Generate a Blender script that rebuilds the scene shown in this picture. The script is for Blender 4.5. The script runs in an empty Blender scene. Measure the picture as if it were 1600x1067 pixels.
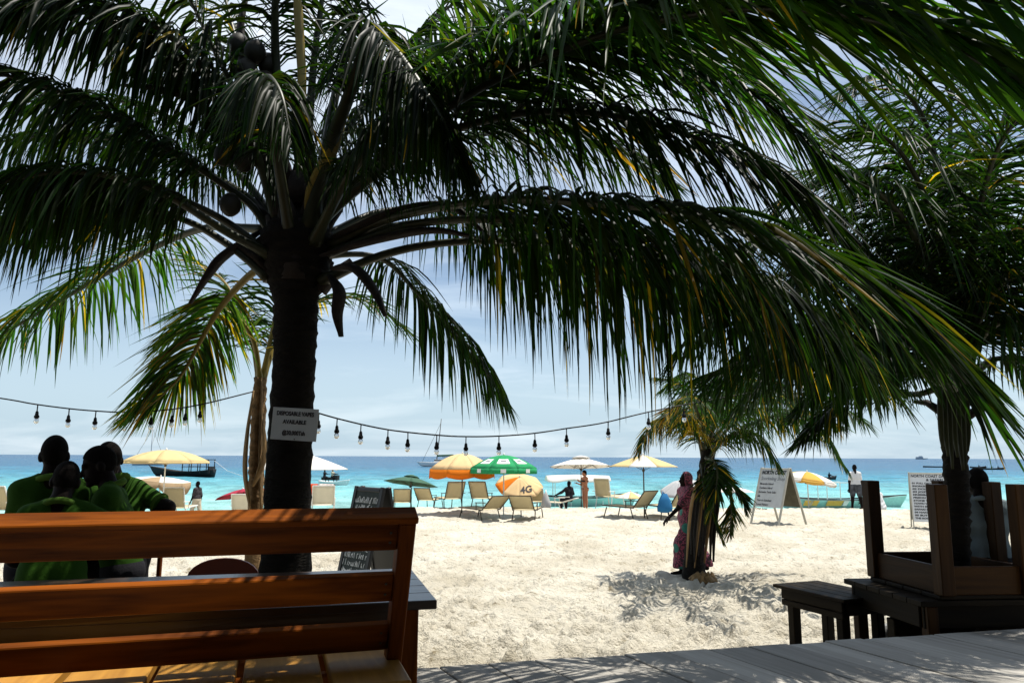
import bpy, bmesh, math, random
import numpy as np
from mathutils import Vector, Matrix, Quaternion
R = math.radians
random.seed(7)
scene = bpy.context.scene
col = scene.collection

# ------------------------------------------------------------------ camera
CAM = Vector((0.0, 0.0, 1.2))
FPX = 1155.6                       # focal length in pixels of the 1600 px wide photograph
PITCH, ROLL = R(8.83), 0.0045
RC = (Matrix.Rotation(R(90) + PITCH, 3, 'X') @ Matrix.Rotation(ROLL, 3, 'Z'))
cd = bpy.data.cameras.new('camera'); cam = bpy.data.objects.new('camera', cd); col.objects.link(cam)
cd.sensor_width = 36.0; cd.lens = 26.0; cd.clip_start = 0.05; cd.clip_end = 20000
cam.matrix_world = Matrix.Translation(CAM) @ RC.to_4x4()
scene.camera = cam

# ------------------------------------------------------------------ sun + sky
SUN = Vector((0.32, 0.13, 1.0)).normalized()
sl = bpy.data.lights.new('sun', 'SUN'); sun = bpy.data.objects.new('sun', sl); col.objects.link(sun)
sl.energy = 5.0; sl.angle = R(0.55); sl.color = (1.0, 0.95, 0.87)
sun.rotation_euler = (-SUN).to_track_quat('-Z', 'Y').to_euler()
sun.location = (10, 12, 30)
w = bpy.data.worlds.new('World'); scene.world = w; w.use_nodes = True
nt = w.node_tree; nt.nodes.clear()
def N(t, tree=None, **k):
    n = (tree or nt).nodes.new(t)
    for a, b in k.items(): setattr(n, a, b)
    return n
out = N('ShaderNodeOutputWorld'); bg = N('ShaderNodeBackground'); bg.inputs[1].default_value = 0.08
sky = N('ShaderNodeTexSky', sky_type='NISHITA', sun_disc=False)
sky.sun_elevation = math.asin(SUN.z); sky.sun_rotation = math.atan2(SUN.x, SUN.y)
sky.air_density = 1.0; sky.dust_density = 0.0; sky.ozone_density = 1.2
tc = N('ShaderNodeTexCoord'); sep = N('ShaderNodeSeparateXYZ'); nt.links.new(tc.outputs['Generated'], sep.inputs[0])
def wm(op, a, b=None):
    m = N('ShaderNodeMath', operation=op)
    for i, v in enumerate((a, b)):
        if v is None: continue
        if isinstance(v, (int, float)): m.inputs[i].default_value = v
        else: nt.links.new(v, m.inputs[i])
    return m.outputs[0]
den = wm('ADD', wm('MAXIMUM', sep.outputs[2], 0.0), 0.16)
comb = N('ShaderNodeCombineXYZ')
nt.links.new(wm('DIVIDE', sep.outputs[0], den), comb.inputs[0]); nt.links.new(wm('MULTIPLY', wm('DIVIDE', sep.outputs[1], den), 1.5), comb.inputs[1])
comb.inputs[2].default_value = 3.7
no = N('ShaderNodeTexNoise'); no.inputs['Scale'].default_value = 0.8; no.inputs['Detail'].default_value = 9; no.inputs['Roughness'].default_value = 0.58
no.inputs['Distortion'].default_value = 0.5
nt.links.new(comb.outputs[0], no.inputs['Vector'])
ramp = N('ShaderNodeValToRGB'); ramp.color_ramp.elements[0].position = 0.40; ramp.color_ramp.elements[1].position = 0.72
ramp.color_ramp.elements[0].color = (0.12, 0.12, 0.12, 1); ramp.color_ramp.elements[1].color = (0.9, 0.9, 0.9, 1)
nt.links.new(no.outputs[0], ramp.inputs[0])
zr = N('ShaderNodeMapRange'); zr.inputs[1].default_value = 0.0; zr.inputs[2].default_value = 0.2; zr.inputs[3].default_value = 0.8; zr.inputs[4].default_value = 1.0; nt.links.new(sep.outputs[2], zr.inputs[0])
mx = N('ShaderNodeMix', data_type='RGBA', clamp_factor=True); hz_ = N('ShaderNodeMapRange', interpolation_type='SMOOTHSTEP'); hz_.inputs[1].default_value = -0.01; hz_.inputs[2].default_value = 0.26; hz_.inputs[3].default_value = 0.88; hz_.inputs[4].default_value = 0.0; nt.links.new(sep.outputs[2], hz_.inputs[0])
nt.links.new(wm('MAXIMUM', wm('MULTIPLY', ramp.outputs[0], zr.outputs[0]), hz_.outputs[0]), mx.inputs[0]); nt.links.new(sky.outputs[0], mx.inputs[6])
cr = N('ShaderNodeMix', data_type='RGBA', clamp_factor=True); zc = N('ShaderNodeMapRange'); zc.inputs[2].default_value = 0.38; nt.links.new(sep.outputs[2], zc.inputs[0]); nt.links.new(wm('MAXIMUM', zc.outputs[0], wm('MULTIPLY', ramp.outputs[0], 0.5)), cr.inputs[0])
cr.inputs[6].default_value = (3.7, 5.3, 6.7, 1); cr.inputs[7].default_value = (10.5, 11.3, 12.0, 1); nt.links.new(cr.outputs[2], mx.inputs[7])
nt.links.new(mx.outputs[2], bg.inputs[0]); nt.links.new(bg.outputs[0], out.inputs[0])
scene.view_settings.view_transform = 'Standard'; scene.view_settings.look = 'None'
scene.view_settings.exposure = 0.55; scene.view_settings.gamma = 1.0
scene.cycles.max_bounces = 6; scene.cycles.transparent_max_bounces = 8

# ------------------------------------------------------------------ helpers
def P(px, py, d):
    """the world point seen at photo pixel (px,py), d metres ahead of the camera"""
    r = RC @ Vector(((px - 800) / FPX, -(py - 533.5) / FPX, -1.0))
    return CAM + r * (d / r.y)
def PX(px, d, py=760):
    return P(px, py, d).x

def obj(name, verts, faces, mat, parent=None, smooth=False, kind=None, loc=None):
    me = bpy.data.meshes.new(name)
    me.from_pydata([tuple(v) for v in verts], [], [tuple(f) for f in faces])
    return mobj(name, me, mat, parent, smooth, kind, loc)
def mobj(name, me, mat, parent=None, smooth=False, kind=None, loc=None):
    if mat is not None and not me.materials: me.materials.append(mat)
    if smooth and len(me.polygons): me.polygons.foreach_set('use_smooth', [True] * len(me.polygons))
    o = bpy.data.objects.new(name, me); col.objects.link(o)
    if parent is not None: o.parent = parent
    if kind: o['kind'] = kind
    if loc is not None: o.location = loc
    return o
def npobj(name, V, F, mat, parent=None, smooth=False, kind=None):
    me = bpy.data.meshes.new(name); V = np.asarray(V, dtype=np.float32); F = np.asarray(F, dtype=np.int32)
    nv, nf, k = len(V), len(F), F.shape[1] if len(F) else 4
    me.vertices.add(nv); me.vertices.foreach_set('co', V.ravel())
    me.loops.add(nf * k); me.loops.foreach_set('vertex_index', F.ravel())
    me.polygons.add(nf); me.polygons.foreach_set('loop_start', np.arange(0, nf * k, k, dtype=np.int32))
    try: me.polygons.foreach_set('loop_total', np.full(nf, k, dtype=np.int32))
    except Exception: pass
    me.update(calc_edges=True); me.validate()
    return mobj(name, me, mat, parent, smooth, kind)
def tag(o, label, cat, group=None):
    o['label'] = label; o['category'] = cat
    if group: o['group'] = group
    return o
def thing(name, label, cat, loc=(0, 0, 0), rz=0.0, group=None):
    o = bpy.data.objects.new(name, None); col.objects.link(o); o.empty_display_size = 0.1
    o.location = loc; o.rotation_euler = (0, 0, rz)
    return tag(o, label, cat, group)
def struct(o):
    o['kind'] = 'structure'; return o
def frame(a, b, up):
    x = (b - a).normalized(); y = up.cross(x)
    if y.length < 1e-5: y = Vector((1, 0, 0)).cross(x)
    y.normalize(); z = x.cross(y)
    return Matrix((x, y, z)).transposed().to_4x4()
_bc = {}
def beam(name, a, b, w_, h_, mat, parent=None, up=(0, 0, 1), bev=None, jit=True):
    """a timber from a to b (local to parent), w_ across, h_ along up; local X is the grain"""
    a, b = Vector(a), Vector(b); L = (b - a).length
    bev = min(0.006, 0.2 * min(w_, h_)) if bev is None else bev
    key = (round(L, 4), round(w_, 4), round(h_, 4), mat.name if mat else '', round(bev, 4))
    me = _bc.get(key)
    if me is None:
        bm = bmesh.new(); bmesh.ops.create_cube(bm, size=1.0)
        for v in bm.verts: v.co = (v.co.x * L, v.co.y * w_, v.co.z * h_)
        if bev > 0: bmesh.ops.bevel(bm, geom=bm.edges[:], offset=bev, segments=1, affect='EDGES', profile=0.5)
        me = bpy.data.meshes.new(name); bm.to_mesh(me); bm.free(); me.materials.append(mat); _bc[key] = me
    o = bpy.data.objects.new(name, me); col.objects.link(o)
    if parent is not None: o.parent = parent
    M = frame(a, b, Vector(up)); M.translation = (a + b) / 2
    o.matrix_basis = M
    return o
def tube_vf(pts, rad, n=8, cap=True, flat=1.0, up=(0, 0, 1)):
    pts = [Vector(p) for p in pts]; m = len(pts); V = []; F = []
    if isinstance(rad, (int, float)): rad = [rad] * m
    up = Vector(up); px_ = None
    for i, p in enumerate(pts):
        t = (pts[min(i + 1, m - 1)] - pts[max(i - 1, 0)]).normalized()
        x = t.cross(up) if px_ is None else px_ - t * px_.dot(t)
        if x.length < 1e-4: x = t.cross(Vector((1, 0.2, 0)))
        x.normalize(); px_ = x; y = t.cross(x)
        for k in range(n):
            a = 2 * math.pi * k / n
            V.append(p + (x * math.cos(a) + y * math.sin(a) * flat) * rad[i])
    for i in range(m - 1):
        for k in range(n):
            k2 = (k + 1) % n
            F.append((i * n + k, i * n + k2, (i + 1) * n + k2, (i + 1) * n + k))
    if cap:
        F.append(tuple(range(n - 1, -1, -1))); F.append(tuple((m - 1) * n + k for k in range(n)))
    return V, F
def tube(name, pts, rad, mat, parent=None, n=8, flat=1.0, smooth=True, up=(0, 0, 1)):
    V, F = tube_vf(pts, rad, n, True, flat, up)
    return obj(name, V, F, mat, parent, smooth)
def merge(*vfs):
    V = []; F = []
    for v, f in vfs:
        o = len(V); V += list(v); F += [tuple(i + o for i in q) for q in f]
    return V, F
def box_vf(c, s, rz=0.0):
    c = Vector(c); m = Matrix.Rotation(rz, 3, 'Z'); V = []
    for x in (-.5, .5):
        for y in (-.5, .5):
            for z in (-.5, .5): V.append(c + m @ Vector((x * s[0], y * s[1], z * s[2])))
    return V, [(0, 1, 3, 2), (4, 6, 7, 5), (0, 4, 5, 1), (2, 3, 7, 6), (0, 2, 6, 4), (1, 5, 7, 3)]
def lathe_vf(prof, n=16, c=(0, 0, 0)):
    V = []; F = []; c = Vector(c)
    for r, z in prof:
        for k in range(n):
            a = 2 * math.pi * k / n; V.append(c + Vector((r * math.cos(a), r * math.sin(a), z)))
    for i in range(len(prof) - 1):
        for k in range(n):
            k2 = (k + 1) % n; F.append((i * n + k, i * n + k2, (i + 1) * n + k2, (i + 1) * n + k))
    F.append(tuple(range(n - 1, -1, -1))); F.append(tuple((len(prof) - 1) * n + k for k in range(n)))
    return V, F
def spline(pts, n):
    pts = [Vector(p) for p in pts]; q = [pts[0] * 2 - pts[1]] + pts + [pts[-1] * 2 - pts[-2]]
    outp = []; m = len(pts) - 1
    for i in range(n + 1):
        u = i / n * m; k = min(int(u), m - 1); t = u - k
        a, b, c, d = q[k], q[k + 1], q[k + 2], q[k + 3]
        outp.append(0.5 * ((2 * b) + (c - a) * t + (2 * a - 5 * b + 4 * c - d) * t * t + (3 * b - a - 3 * c + d) * t ** 3))
    return outp
def vnoise(x, y, seed=0):
    xi = np.floor(x).astype(np.int64); yi = np.floor(y).astype(np.int64); fx = x - xi; fy = y - yi
    fx = fx * fx * (3 - 2 * fx); fy = fy * fy * (3 - 2 * fy)
    def h(a, b):
        n = (a * 374761393 + b * 668265263 + seed * 974634541) & 0x7fffffff
        n = ((n ^ (n >> 13)) * 1274126177) & 0x7fffffff
        return ((n ^ (n >> 16)) & 0xffff) / 65535.0
    return (h(xi, yi) * (1 - fx) + h(xi + 1, yi) * fx) * (1 - fy) + (h(xi, yi + 1) * (1 - fx) + h(xi + 1, yi + 1) * fx) * fy

# ------------------------------------------------------------------ materials
def newmat(name):
    m = bpy.data.materials.new(name); m.use_nodes = True; t = m.node_tree
    return m, t, t.nodes['Principled BSDF']
def lnk(t, a, b): t.links.new(a, b)
def pm(name, c, rough=0.6, var=0.12, scale=6.0, bump=0.0, bscale=40.0, spec=0.3, metal=0.0, objvar=0.0, stretch=(1, 1, 1)):
    m, t, b = newmat(name)
    co = N('ShaderNodeTexCoord', t); mp = N('ShaderNodeMapping', t); mp.inputs['Scale'].default_value = stretch
    lnk(t, co.outputs['Object'], mp.inputs[0])
    oi = N('ShaderNodeObjectInfo', t)
    ad = N('ShaderNodeVectorMath', t, operation='ADD'); lnk(t, mp.outputs[0], ad.inputs[0])
    sc = N('ShaderNodeVectorMath', t, operation='SCALE'); sc.inputs[0].default_value = (13.1, 7.7, 5.3); lnk(t, oi.outputs['Random'], sc.inputs['Scale'])
    lnk(t, sc.outputs[0], ad.inputs[1])
    n = N('ShaderNodeTexNoise', t); n.inputs['Scale'].default_value = scale; n.inputs['Detail'].default_value = 5; lnk(t, ad.outputs[0], n.inputs['Vector'])
    mr = N('ShaderNodeMapRange', t); mr.inputs[1].default_value = 0.25; mr.inputs[2].default_value = 0.75
    mr.inputs[3].default_value = 1 - var; mr.inputs[4].default_value = 1 + var; lnk(t, n.outputs[0], mr.inputs[0])
    val = mr.outputs[0]
    if objvar:
        m2 = N('ShaderNodeMapRange', t); m2.inputs[3].default_value = 1 - objvar; m2.inputs[4].default_value = 1 + objvar
        lnk(t, oi.outputs['Random'], m2.inputs[0]); mu = N('ShaderNodeMath', t, operation='MULTIPLY')
        lnk(t, val, mu.inputs[0]); lnk(t, m2.outputs[0], mu.inputs[1]); val = mu.outputs[0]
    s2 = N('ShaderNodeVectorMath', t, operation='SCALE'); s2.inputs[0].default_value = c[:3]; lnk(t, val, s2.inputs['Scale'])
    lnk(t, s2.outputs[0], b.inputs['Base Color'])
    b.inputs['Roughness'].default_value = rough; b.inputs['Specular IOR Level'].default_value = spec; b.inputs['Metallic'].default_value = metal
    if bump:
        n2 = N('ShaderNodeTexNoise', t); n2.inputs['Scale'].default_value = bscale; n2.inputs['Detail'].default_value = 4; lnk(t, ad.outputs[0], n2.inputs['Vector'])
        bp = N('ShaderNodeBump', t); bp.inputs['Strength'].default_value = bump; bp.inputs['Distance'].default_value = 0.02
        lnk(t, n2.outputs[0], bp.inputs['Height']); lnk(t, bp.outputs[0], b.inputs['Normal'])
    return m
def wood(name, c1, c2, rough=0.5, spec=0.3, ring=9.0, coat=0.0, stretch=(0.6, 7, 7)):
    """grain runs along the timber's local X; every timber is cut from another spot of the tree"""
    m, t, b = newmat(name)
    co = N('ShaderNodeTexCoord', t); oi = N('ShaderNodeObjectInfo', t)
    mp = N('ShaderNodeMapping', t); mp.inputs['Scale'].default_value = stretch; lnk(t, co.outputs['Object'], mp.inputs[0])
    sc = N('ShaderNodeVectorMath', t, operation='SCALE'); sc.inputs[0].default_value = (31.0, 17.0, 23.0); lnk(t, oi.outputs['Random'], sc.inputs['Scale'])
    ad = N('ShaderNodeVectorMath', t, operation='ADD'); lnk(t, mp.outputs[0], ad.inputs[0]); lnk(t, sc.outputs[0], ad.inputs[1])
    n = N('ShaderNodeTexNoise', t); n.inputs['Scale'].default_value = 1.3; n.inputs['Detail'].default_value = 3; n.inputs['Distortion'].default_value = 0.6; lnk(t, ad.outputs[0], n.inputs['Vector'])
    mu = N('ShaderNodeMath', t, operation='MULTIPLY'); mu.inputs[1].default_value = ring; lnk(t, n.outputs[0], mu.inputs[0])
    fr = N('ShaderNodeMath', t, operation='PINGPONG'); fr.inputs[1].default_value = 1.0; lnk(t, mu.outputs[0], fr.inputs[0])
    n2 = N('ShaderNodeTexNoise', t); n2.inputs['Scale'].default_value = 9.0; n2.inputs['Detail'].default_value = 5; lnk(t, ad.outputs[0], n2.inputs['Vector'])
    mi = N('ShaderNodeMath', t, operation='MULTIPLY_ADD'); mi.inputs[1].default_value = 0.5; lnk(t, fr.outputs[0], mi.inputs[0]); 
    m5 = N('ShaderNodeMath', t, operation='MULTIPLY'); m5.inputs[1].default_value = 0.5; lnk(t, n2.outputs[0], m5.inputs[0]); lnk(t, m5.outputs[0], mi.inputs[2])
    cm = N('ShaderNodeMix', t, data_type='RGBA'); cm.inputs[6].default_value = (*c1, 1); cm.inputs[7].default_value = (*c2, 1); lnk(t, mi.outputs[0], cm.inputs[0])
    m2 = N('ShaderNodeMapRange', t); m2.inputs[3].default_value = 0.75; m2.inputs[4].default_value = 1.2; lnk(t, oi.outputs['Random'], m2.inputs[0])
    s2 = N('ShaderNodeVectorMath', t, operation='SCALE'); lnk(t, cm.outputs[2], s2.inputs[0]); lnk(t, m2.outputs[0], s2.inputs['Scale'])
    lnk(t, s2.outputs[0], b.inputs['Base Color'])
    b.inputs['Roughness'].default_value = rough; b.inputs['Specular IOR Level'].default_value = spec
    b.inputs['Coat Weight'].default_value = coat; b.inputs['Coat Roughness'].default_value = 0.25
    bp = N('ShaderNodeBump', t); bp.inputs['Strength'].default_value = 0.35; bp.inputs['Distance'].default_value = 0.004
    lnk(t, mi.outputs[0], bp.inputs['Height']); lnk(t, bp.outputs[0], b.inputs['Normal'])
    return m
def fabric(name, c, transl=0.25, var=0.06):
    m = pm(name, c, rough=0.85, var=var, scale=5, bump=0.15, bscale=60, spec=0.1); t = m.node_tree; b = t.nodes['Principled BSDF']
    tr = N('ShaderNodeBsdfTranslucent', t); tr.inputs[0].default_value = (*c, 1); ms = N('ShaderNodeMixShader', t); ms.inputs[0].default_value = transl
    lnk(t, b.outputs[0], ms.inputs[1]); lnk(t, tr.outputs[0], ms.inputs[2]); lnk(t, ms.outputs[0], t.nodes['Material Output'].inputs[0])
    return m
def leafmat(name, transl=0.4, rough=0.42):
    m, t, b = newmat(name)
    at = N('ShaderNodeAttribute', t); at.attribute_name = 'tint'
    co = N('ShaderNodeTexCoord', t); n = N('ShaderNodeTexNoise', t); n.inputs['Scale'].default_value = 7.0; lnk(t, co.outputs['Object'], n.inputs['Vector'])
    mr = N('ShaderNodeMapRange', t); mr.inputs[3].default_value = 0.55; mr.inputs[4].default_value = 1.4; lnk(t, n.outputs[0], mr.inputs[0])
    s2 = N('ShaderNodeVectorMath', t, operation='SCALE'); lnk(t, at.outputs['Color'], s2.inputs[0]); lnk(t, mr.outputs[0], s2.inputs['Scale'])
    lnk(t, s2.outputs[0], b.inputs['Base Color']); b.inputs['Roughness'].default_value = rough; b.inputs['Specular IOR Level'].default_value = 0.09
    tr = N('ShaderNodeBsdfTranslucent', t); s3 = N('ShaderNodeVectorMath', t, operation='MULTIPLY'); lnk(t, s2.outputs[0], s3.inputs[0]); s3.inputs[1].default_value = (3.2, 3.6, 0.7)
    lnk(t, s3.outputs[0], tr.inputs[0]); ms = N('ShaderNodeMixShader', t); ms.inputs[0].default_value = transl
    lnk(t, b.outputs[0], ms.inputs[1]); lnk(t, tr.outputs[0], ms.inputs[2]); lnk(t, ms.outputs[0], t.nodes['Material Output'].inputs[0])
    return m

M = {}
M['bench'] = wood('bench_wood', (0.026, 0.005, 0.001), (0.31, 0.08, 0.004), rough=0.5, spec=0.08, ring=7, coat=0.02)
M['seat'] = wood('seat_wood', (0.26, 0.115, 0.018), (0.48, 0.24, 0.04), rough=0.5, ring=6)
M['table'] = wood('table_wood', (0.02, 0.011, 0.007), (0.05, 0.027, 0.014), rough=0.32, spec=0.5, ring=7, coat=0.15)
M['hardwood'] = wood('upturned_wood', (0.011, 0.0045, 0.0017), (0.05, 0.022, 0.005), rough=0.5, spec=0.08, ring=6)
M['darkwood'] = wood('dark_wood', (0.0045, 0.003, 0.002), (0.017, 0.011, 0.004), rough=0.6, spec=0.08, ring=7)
M['deck'] = wood('deck_wood', (0.25, 0.235, 0.205), (0.42, 0.40, 0.36), rough=0.75, spec=0.15, ring=5, stretch=(0.5, 9, 9))
M['chairred'] = pm('chair_red', (0.16, 0.035, 0.018), rough=0.5)
M['blackpaint'] = pm('black_paint', (0.012, 0.012, 0.012), rough=0.5)
M['chalkboard'] = pm('chalkboard', (0.022, 0.032, 0.03), rough=0.8, var=0.4, scale=9)
M['chalk'] = pm('chalk', (0.6, 0.62, 0.62), rough=0.9)
M['signgrey'] = pm('sign_grey', (0.42, 0.43, 0.42), rough=0.7, var=0.08, scale=5)
M['signwhite'] = pm('sign_white', (0.62, 0.63, 0.63), rough=0.7, var=0.06)
M['paper'] = pm('sign_board', (0.42, 0.46, 0.45), rough=0.35, var=0.06)
M['ink'] = pm('ink', (0.012, 0.012, 0.014), rough=0.6)
M['inkgrey'] = pm('ink_grey', (0.16, 0.17, 0.18), rough=0.7)
M['signframe'] = pm('sign_frame', (0.38, 0.36, 0.30), rough=0.7)
M['plywood'] = pm('sign_back', (0.10, 0.09, 0.06), rough=0.8, var=0.3)
M['sling'] = fabric('sling', (0.55, 0.47, 0.29), 0.2)
M['slingwhite'] = fabric('sling_pale', (0.66, 0.62, 0.5), 0.2)
M['darkmetal'] = pm('dark_metal', (0.06, 0.05, 0.035), rough=0.5, metal=0.2)
M['whitemetal'] = pm('white_metal', (0.68, 0.67, 0.62), rough=0.45)
M['cream'] = fabric('cream_cloth', (0.74, 0.60, 0.32), 0.4)
M['white'] = fabric('white_cloth', (0.78, 0.75, 0.69), 0.3)
M['yellow'] = fabric('yellow_cloth', (0.72, 0.45, 0.10), 0.35)
M['tan'] = fabric('tan_cloth', (0.45, 0.33, 0.2), 0.35)
M['orange'] = fabric('orange_cloth', (0.80, 0.24, 0.02), 0.4)
M['peach'] = fabric('peach_cloth', (0.80, 0.60, 0.33), 0.35)
M['green'] = fabric('green_cloth', (0.04, 0.36, 0.14), 0.35)
M['darkgreen'] = fabric('dark_green_cloth', (0.075, 0.15, 0.10), 0.3)
M['red'] = fabric('red_cloth', (0.42, 0.04, 0.07), 0.3)
M['grey'] = fabric('grey_cloth', (0.5, 0.5, 0.5), 0.25)
M['blue'] = fabric('blue_cloth', (0.03, 0.16, 0.35), 0.25)
M['redtowel'] = fabric('red_towel', (0.72, 0.10, 0.03), 0.25)
M['pattowel'] = pm('printed_towel', (0.52, 0.44, 0.40), rough=0.9, var=0.6, scale=9)
M['skin'] = pm('dark_skin', (0.008, 0.005, 0.004), rough=0.65, spec=0.08)
M['skintan'] = pm('tanned_skin', (0.42, 0.17, 0.085), rough=0.5, var=0.06)
M['hair'] = pm('black_hair', (0.006, 0.005, 0.0045), rough=0.85, bump=0.5, bscale=160, spec=0.04)
M['polo'] = fabric('green_polo', (0.022, 0.066, 0.005), 0.1, var=0.12)
M['polo_trim'] = fabric('polo_trim', (0.07, 0.14, 0.02), 0.1)
M['greypolo'] = fabric('grey_polo', (0.15, 0.19, 0.20), 0.1, var=0.12)
M['darktrousers'] = fabric('dark_trousers', (0.015, 0.015, 0.018), 0.0)
M['whiteshirt'] = fabric('white_shirt', (0.66, 0.66, 0.66), 0.1)
M['shorts'] = pm('patterned_shorts', (0.06, 0.065, 0.075), rough=0.8, var=0.9, scale=8)
M['khaki'] = fabric('khaki', (0.46, 0.41, 0.31), 0.1)
M['blackshirt'] = pm('dark_print', (0.03, 0.025, 0.028), rough=0.8, var=0.8, scale=14)
M['whitehull'] = pm('white_hull', (0.7, 0.7, 0.68), rough=0.4)
M['tealhull'] = pm('teal_hull', (0.30, 0.52, 0.47), rough=0.45)
M['darkhull'] = pm('dark_hull', (0.016, 0.014, 0.013), rough=0.6)
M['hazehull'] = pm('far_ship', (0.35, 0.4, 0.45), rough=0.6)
M['rope'] = pm('cable', (0.01, 0.01, 0.01), rough=0.6)
M['stone'] = pm('stone', (0.22, 0.22, 0.21), rough=0.85, var=0.3, bump=0.5, bscale=20)
M['leaf'] = leafmat('palm_leaf')
M['rachis'] = pm('palm_rachis', (0.020, 0.024, 0.007), rough=0.45, var=0.5, scale=4, stretch=(1, 1, 1))
M['rachisyellow'] = pm('palm_rachis_yellow', (0.20, 0.15, 0.028), rough=0.45, var=0.3, scale=5)
M['husk'] = pm('palm_husk', (0.015, 0.011, 0.008), rough=0.8, var=0.5, scale=9, bump=0.6, bscale=30)
M['boot'] = pm('leaf_base', (0.20, 0.12, 0.045), rough=0.75, var=0.5, scale=7, bump=0.5, bscale=30, stretch=(3, 3, .6))
M['coconut'] = pm('coconut', (0.016, 0.014, 0.007), rough=0.6)

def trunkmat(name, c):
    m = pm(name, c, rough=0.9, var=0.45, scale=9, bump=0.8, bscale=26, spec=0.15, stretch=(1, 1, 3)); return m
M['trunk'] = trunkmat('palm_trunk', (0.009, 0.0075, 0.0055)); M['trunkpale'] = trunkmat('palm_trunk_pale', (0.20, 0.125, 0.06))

# glass of the bulbs
m, t, b = newmat('bulb_glass'); b.inputs['Base Color'].default_value = (0.95, 0.96, 0.97, 1); b.inputs['Roughness'].default_value = 0.05
b.inputs['Transmission Weight'].default_value = 0.75; b.inputs['IOR'].default_value = 1.3; M['bulb'] = m

# printed dress: magenta squiggles, green flowers
m, t, b = newmat('printed_dress'); co = N('ShaderNodeTexCoord', t)
wv = N('ShaderNodeTexWave', t); wv.inputs['Scale'].default_value = 9; wv.inputs['Distortion'].default_value = 9; wv.inputs['Detail'].default_value = 3; wv.inputs['Detail Scale'].default_value = 2.5
lnk(t, co.outputs['Object'], wv.inputs['Vector']); vo = N('ShaderNodeTexVoronoi', t); vo.inputs['Scale'].default_value = 3.0; lnk(t, co.outputs['Object'], vo.inputs['Vector'])
r1 = N('ShaderNodeValToRGB', t); r1.color_ramp.elements[0].color = (0.03, 0.006, 0.012, 1); r1.color_ramp.elements[1].color = (0.30, 0.05, 0.09, 1); r1.color_ramp.elements[0].position = .4
r2 = N('ShaderNodeValToRGB', t); r2.color_ramp.interpolation = 'CONSTANT'; r2.color_ramp.elements[0].color = (1, 1, 1, 1); r2.color_ramp.elements[1].color = (0, 0, 0, 1); r2.color_ramp.elements[1].position = 0.27
lnk(t, wv.outputs['Fac'], r1.inputs[0]); lnk(t, vo.outputs['Distance'], r2.inputs[0])
mixc = N('ShaderNodeMix', t, data_type='RGBA'); lnk(t, r2.outputs[0], mixc.inputs[0]); lnk(t, r1.outputs[0], mixc.inputs[6]); mixc.inputs[7].default_value = (0.015, 0.13, 0.10, 1)
lnk(t, mixc.outputs[2], b.inputs['Base Color']); b.inputs['Roughness'].default_value = 0.8; M['dress'] = m

# sand
m, t, b = newmat('sand'); ge = N('ShaderNodeNewGeometry', t)
n1 = N('ShaderNodeTexNoise', t); n1.inputs['Scale'].default_value = 0.9; n1.inputs['Detail'].default_value = 8; lnk(t, ge.outputs['Position'], n1.inputs['Vector'])
rp = N('ShaderNodeValToRGB', t); rp.color_ramp.elements[0].position = 0.3; rp.color_ramp.elements[0].color = (0.47, 0.425, 0.33, 1); rp.color_ramp.elements[1].position = 0.62; rp.color_ramp.elements[1].color = (0.63, 0.59, 0.49, 1)
lnk(t, n1.outputs[0], rp.inputs[0])
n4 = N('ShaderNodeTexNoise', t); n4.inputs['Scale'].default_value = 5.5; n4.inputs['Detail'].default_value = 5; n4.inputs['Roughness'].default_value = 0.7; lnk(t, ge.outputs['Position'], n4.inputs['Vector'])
r4 = N('ShaderNodeValToRGB', t); r4.color_ramp.elements[0].position = 0.31; r4.color_ramp.elements[0].color = (0.35, 0.3, 0.2, 1); r4.color_ramp.elements[1].position = 0.42; r4.color_ramp.elements[1].color = (1, 1, 1, 1)  # dark specks: seaweed bits, and small footprint shadows put into the colour
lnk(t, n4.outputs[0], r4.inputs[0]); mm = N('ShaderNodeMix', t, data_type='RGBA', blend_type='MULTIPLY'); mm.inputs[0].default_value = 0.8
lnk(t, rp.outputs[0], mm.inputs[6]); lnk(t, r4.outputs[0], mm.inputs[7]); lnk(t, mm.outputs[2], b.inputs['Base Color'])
b.inputs['Roughness'].default_value = 0.95; b.inputs['Specular IOR Level'].default_value = 0.1
n2 = N('ShaderNodeTexNoise', t); n2.inputs['Scale'].default_value = 14.0; n2.inputs['Detail'].default_value = 6; n2.inputs['Roughness'].default_value = 0.65; lnk(t, ge.outputs['Position'], n2.inputs['Vector'])
bp = N('ShaderNodeBump', t); bp.inputs['Strength'].default_value = 1.0; bp.inputs['Distance'].default_value = 0.10; lnk(t, n2.outputs[0], bp.inputs['Height']); lnk(t, bp.outputs[0], b.inputs['Normal'])
M['sand'] = m

# sea: pale over the shallow sand near the shore, deep blue farther out
m, t, b = newmat('sea_water'); ge = N('ShaderNodeNewGeometry', t); sp = N('ShaderNodeSeparateXYZ', t); lnk(t, ge.outputs['Position'], sp.inputs[0])
n1 = N('ShaderNodeTexNoise', t); n1.inputs['Scale'].default_value = 0.03; n1.inputs['Detail'].default_value = 4; lnk(t, ge.outputs['Position'], n1.inputs['Vector'])
a1 = N('ShaderNodeMath', t, operation='MULTIPLY_ADD'); a1.inputs[1].default_value = 1.1; a1.inputs[2].default_value = -0.55; lnk(t, n1.outputs[0], a1.inputs[0])
lg = N('ShaderNodeMath', t, operation='LOGARITHM'); lg.inputs[1].default_value = 10; lnk(t, sp.outputs[1], lg.inputs[0])
a2 = N('ShaderNodeMath', t, operation='MULTIPLY_ADD'); a2.inputs[1].default_value = 0.22; lnk(t, a1.outputs[0], a2.inputs[0]); lnk(t, lg.outputs[0], a2.inputs[2])
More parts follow.
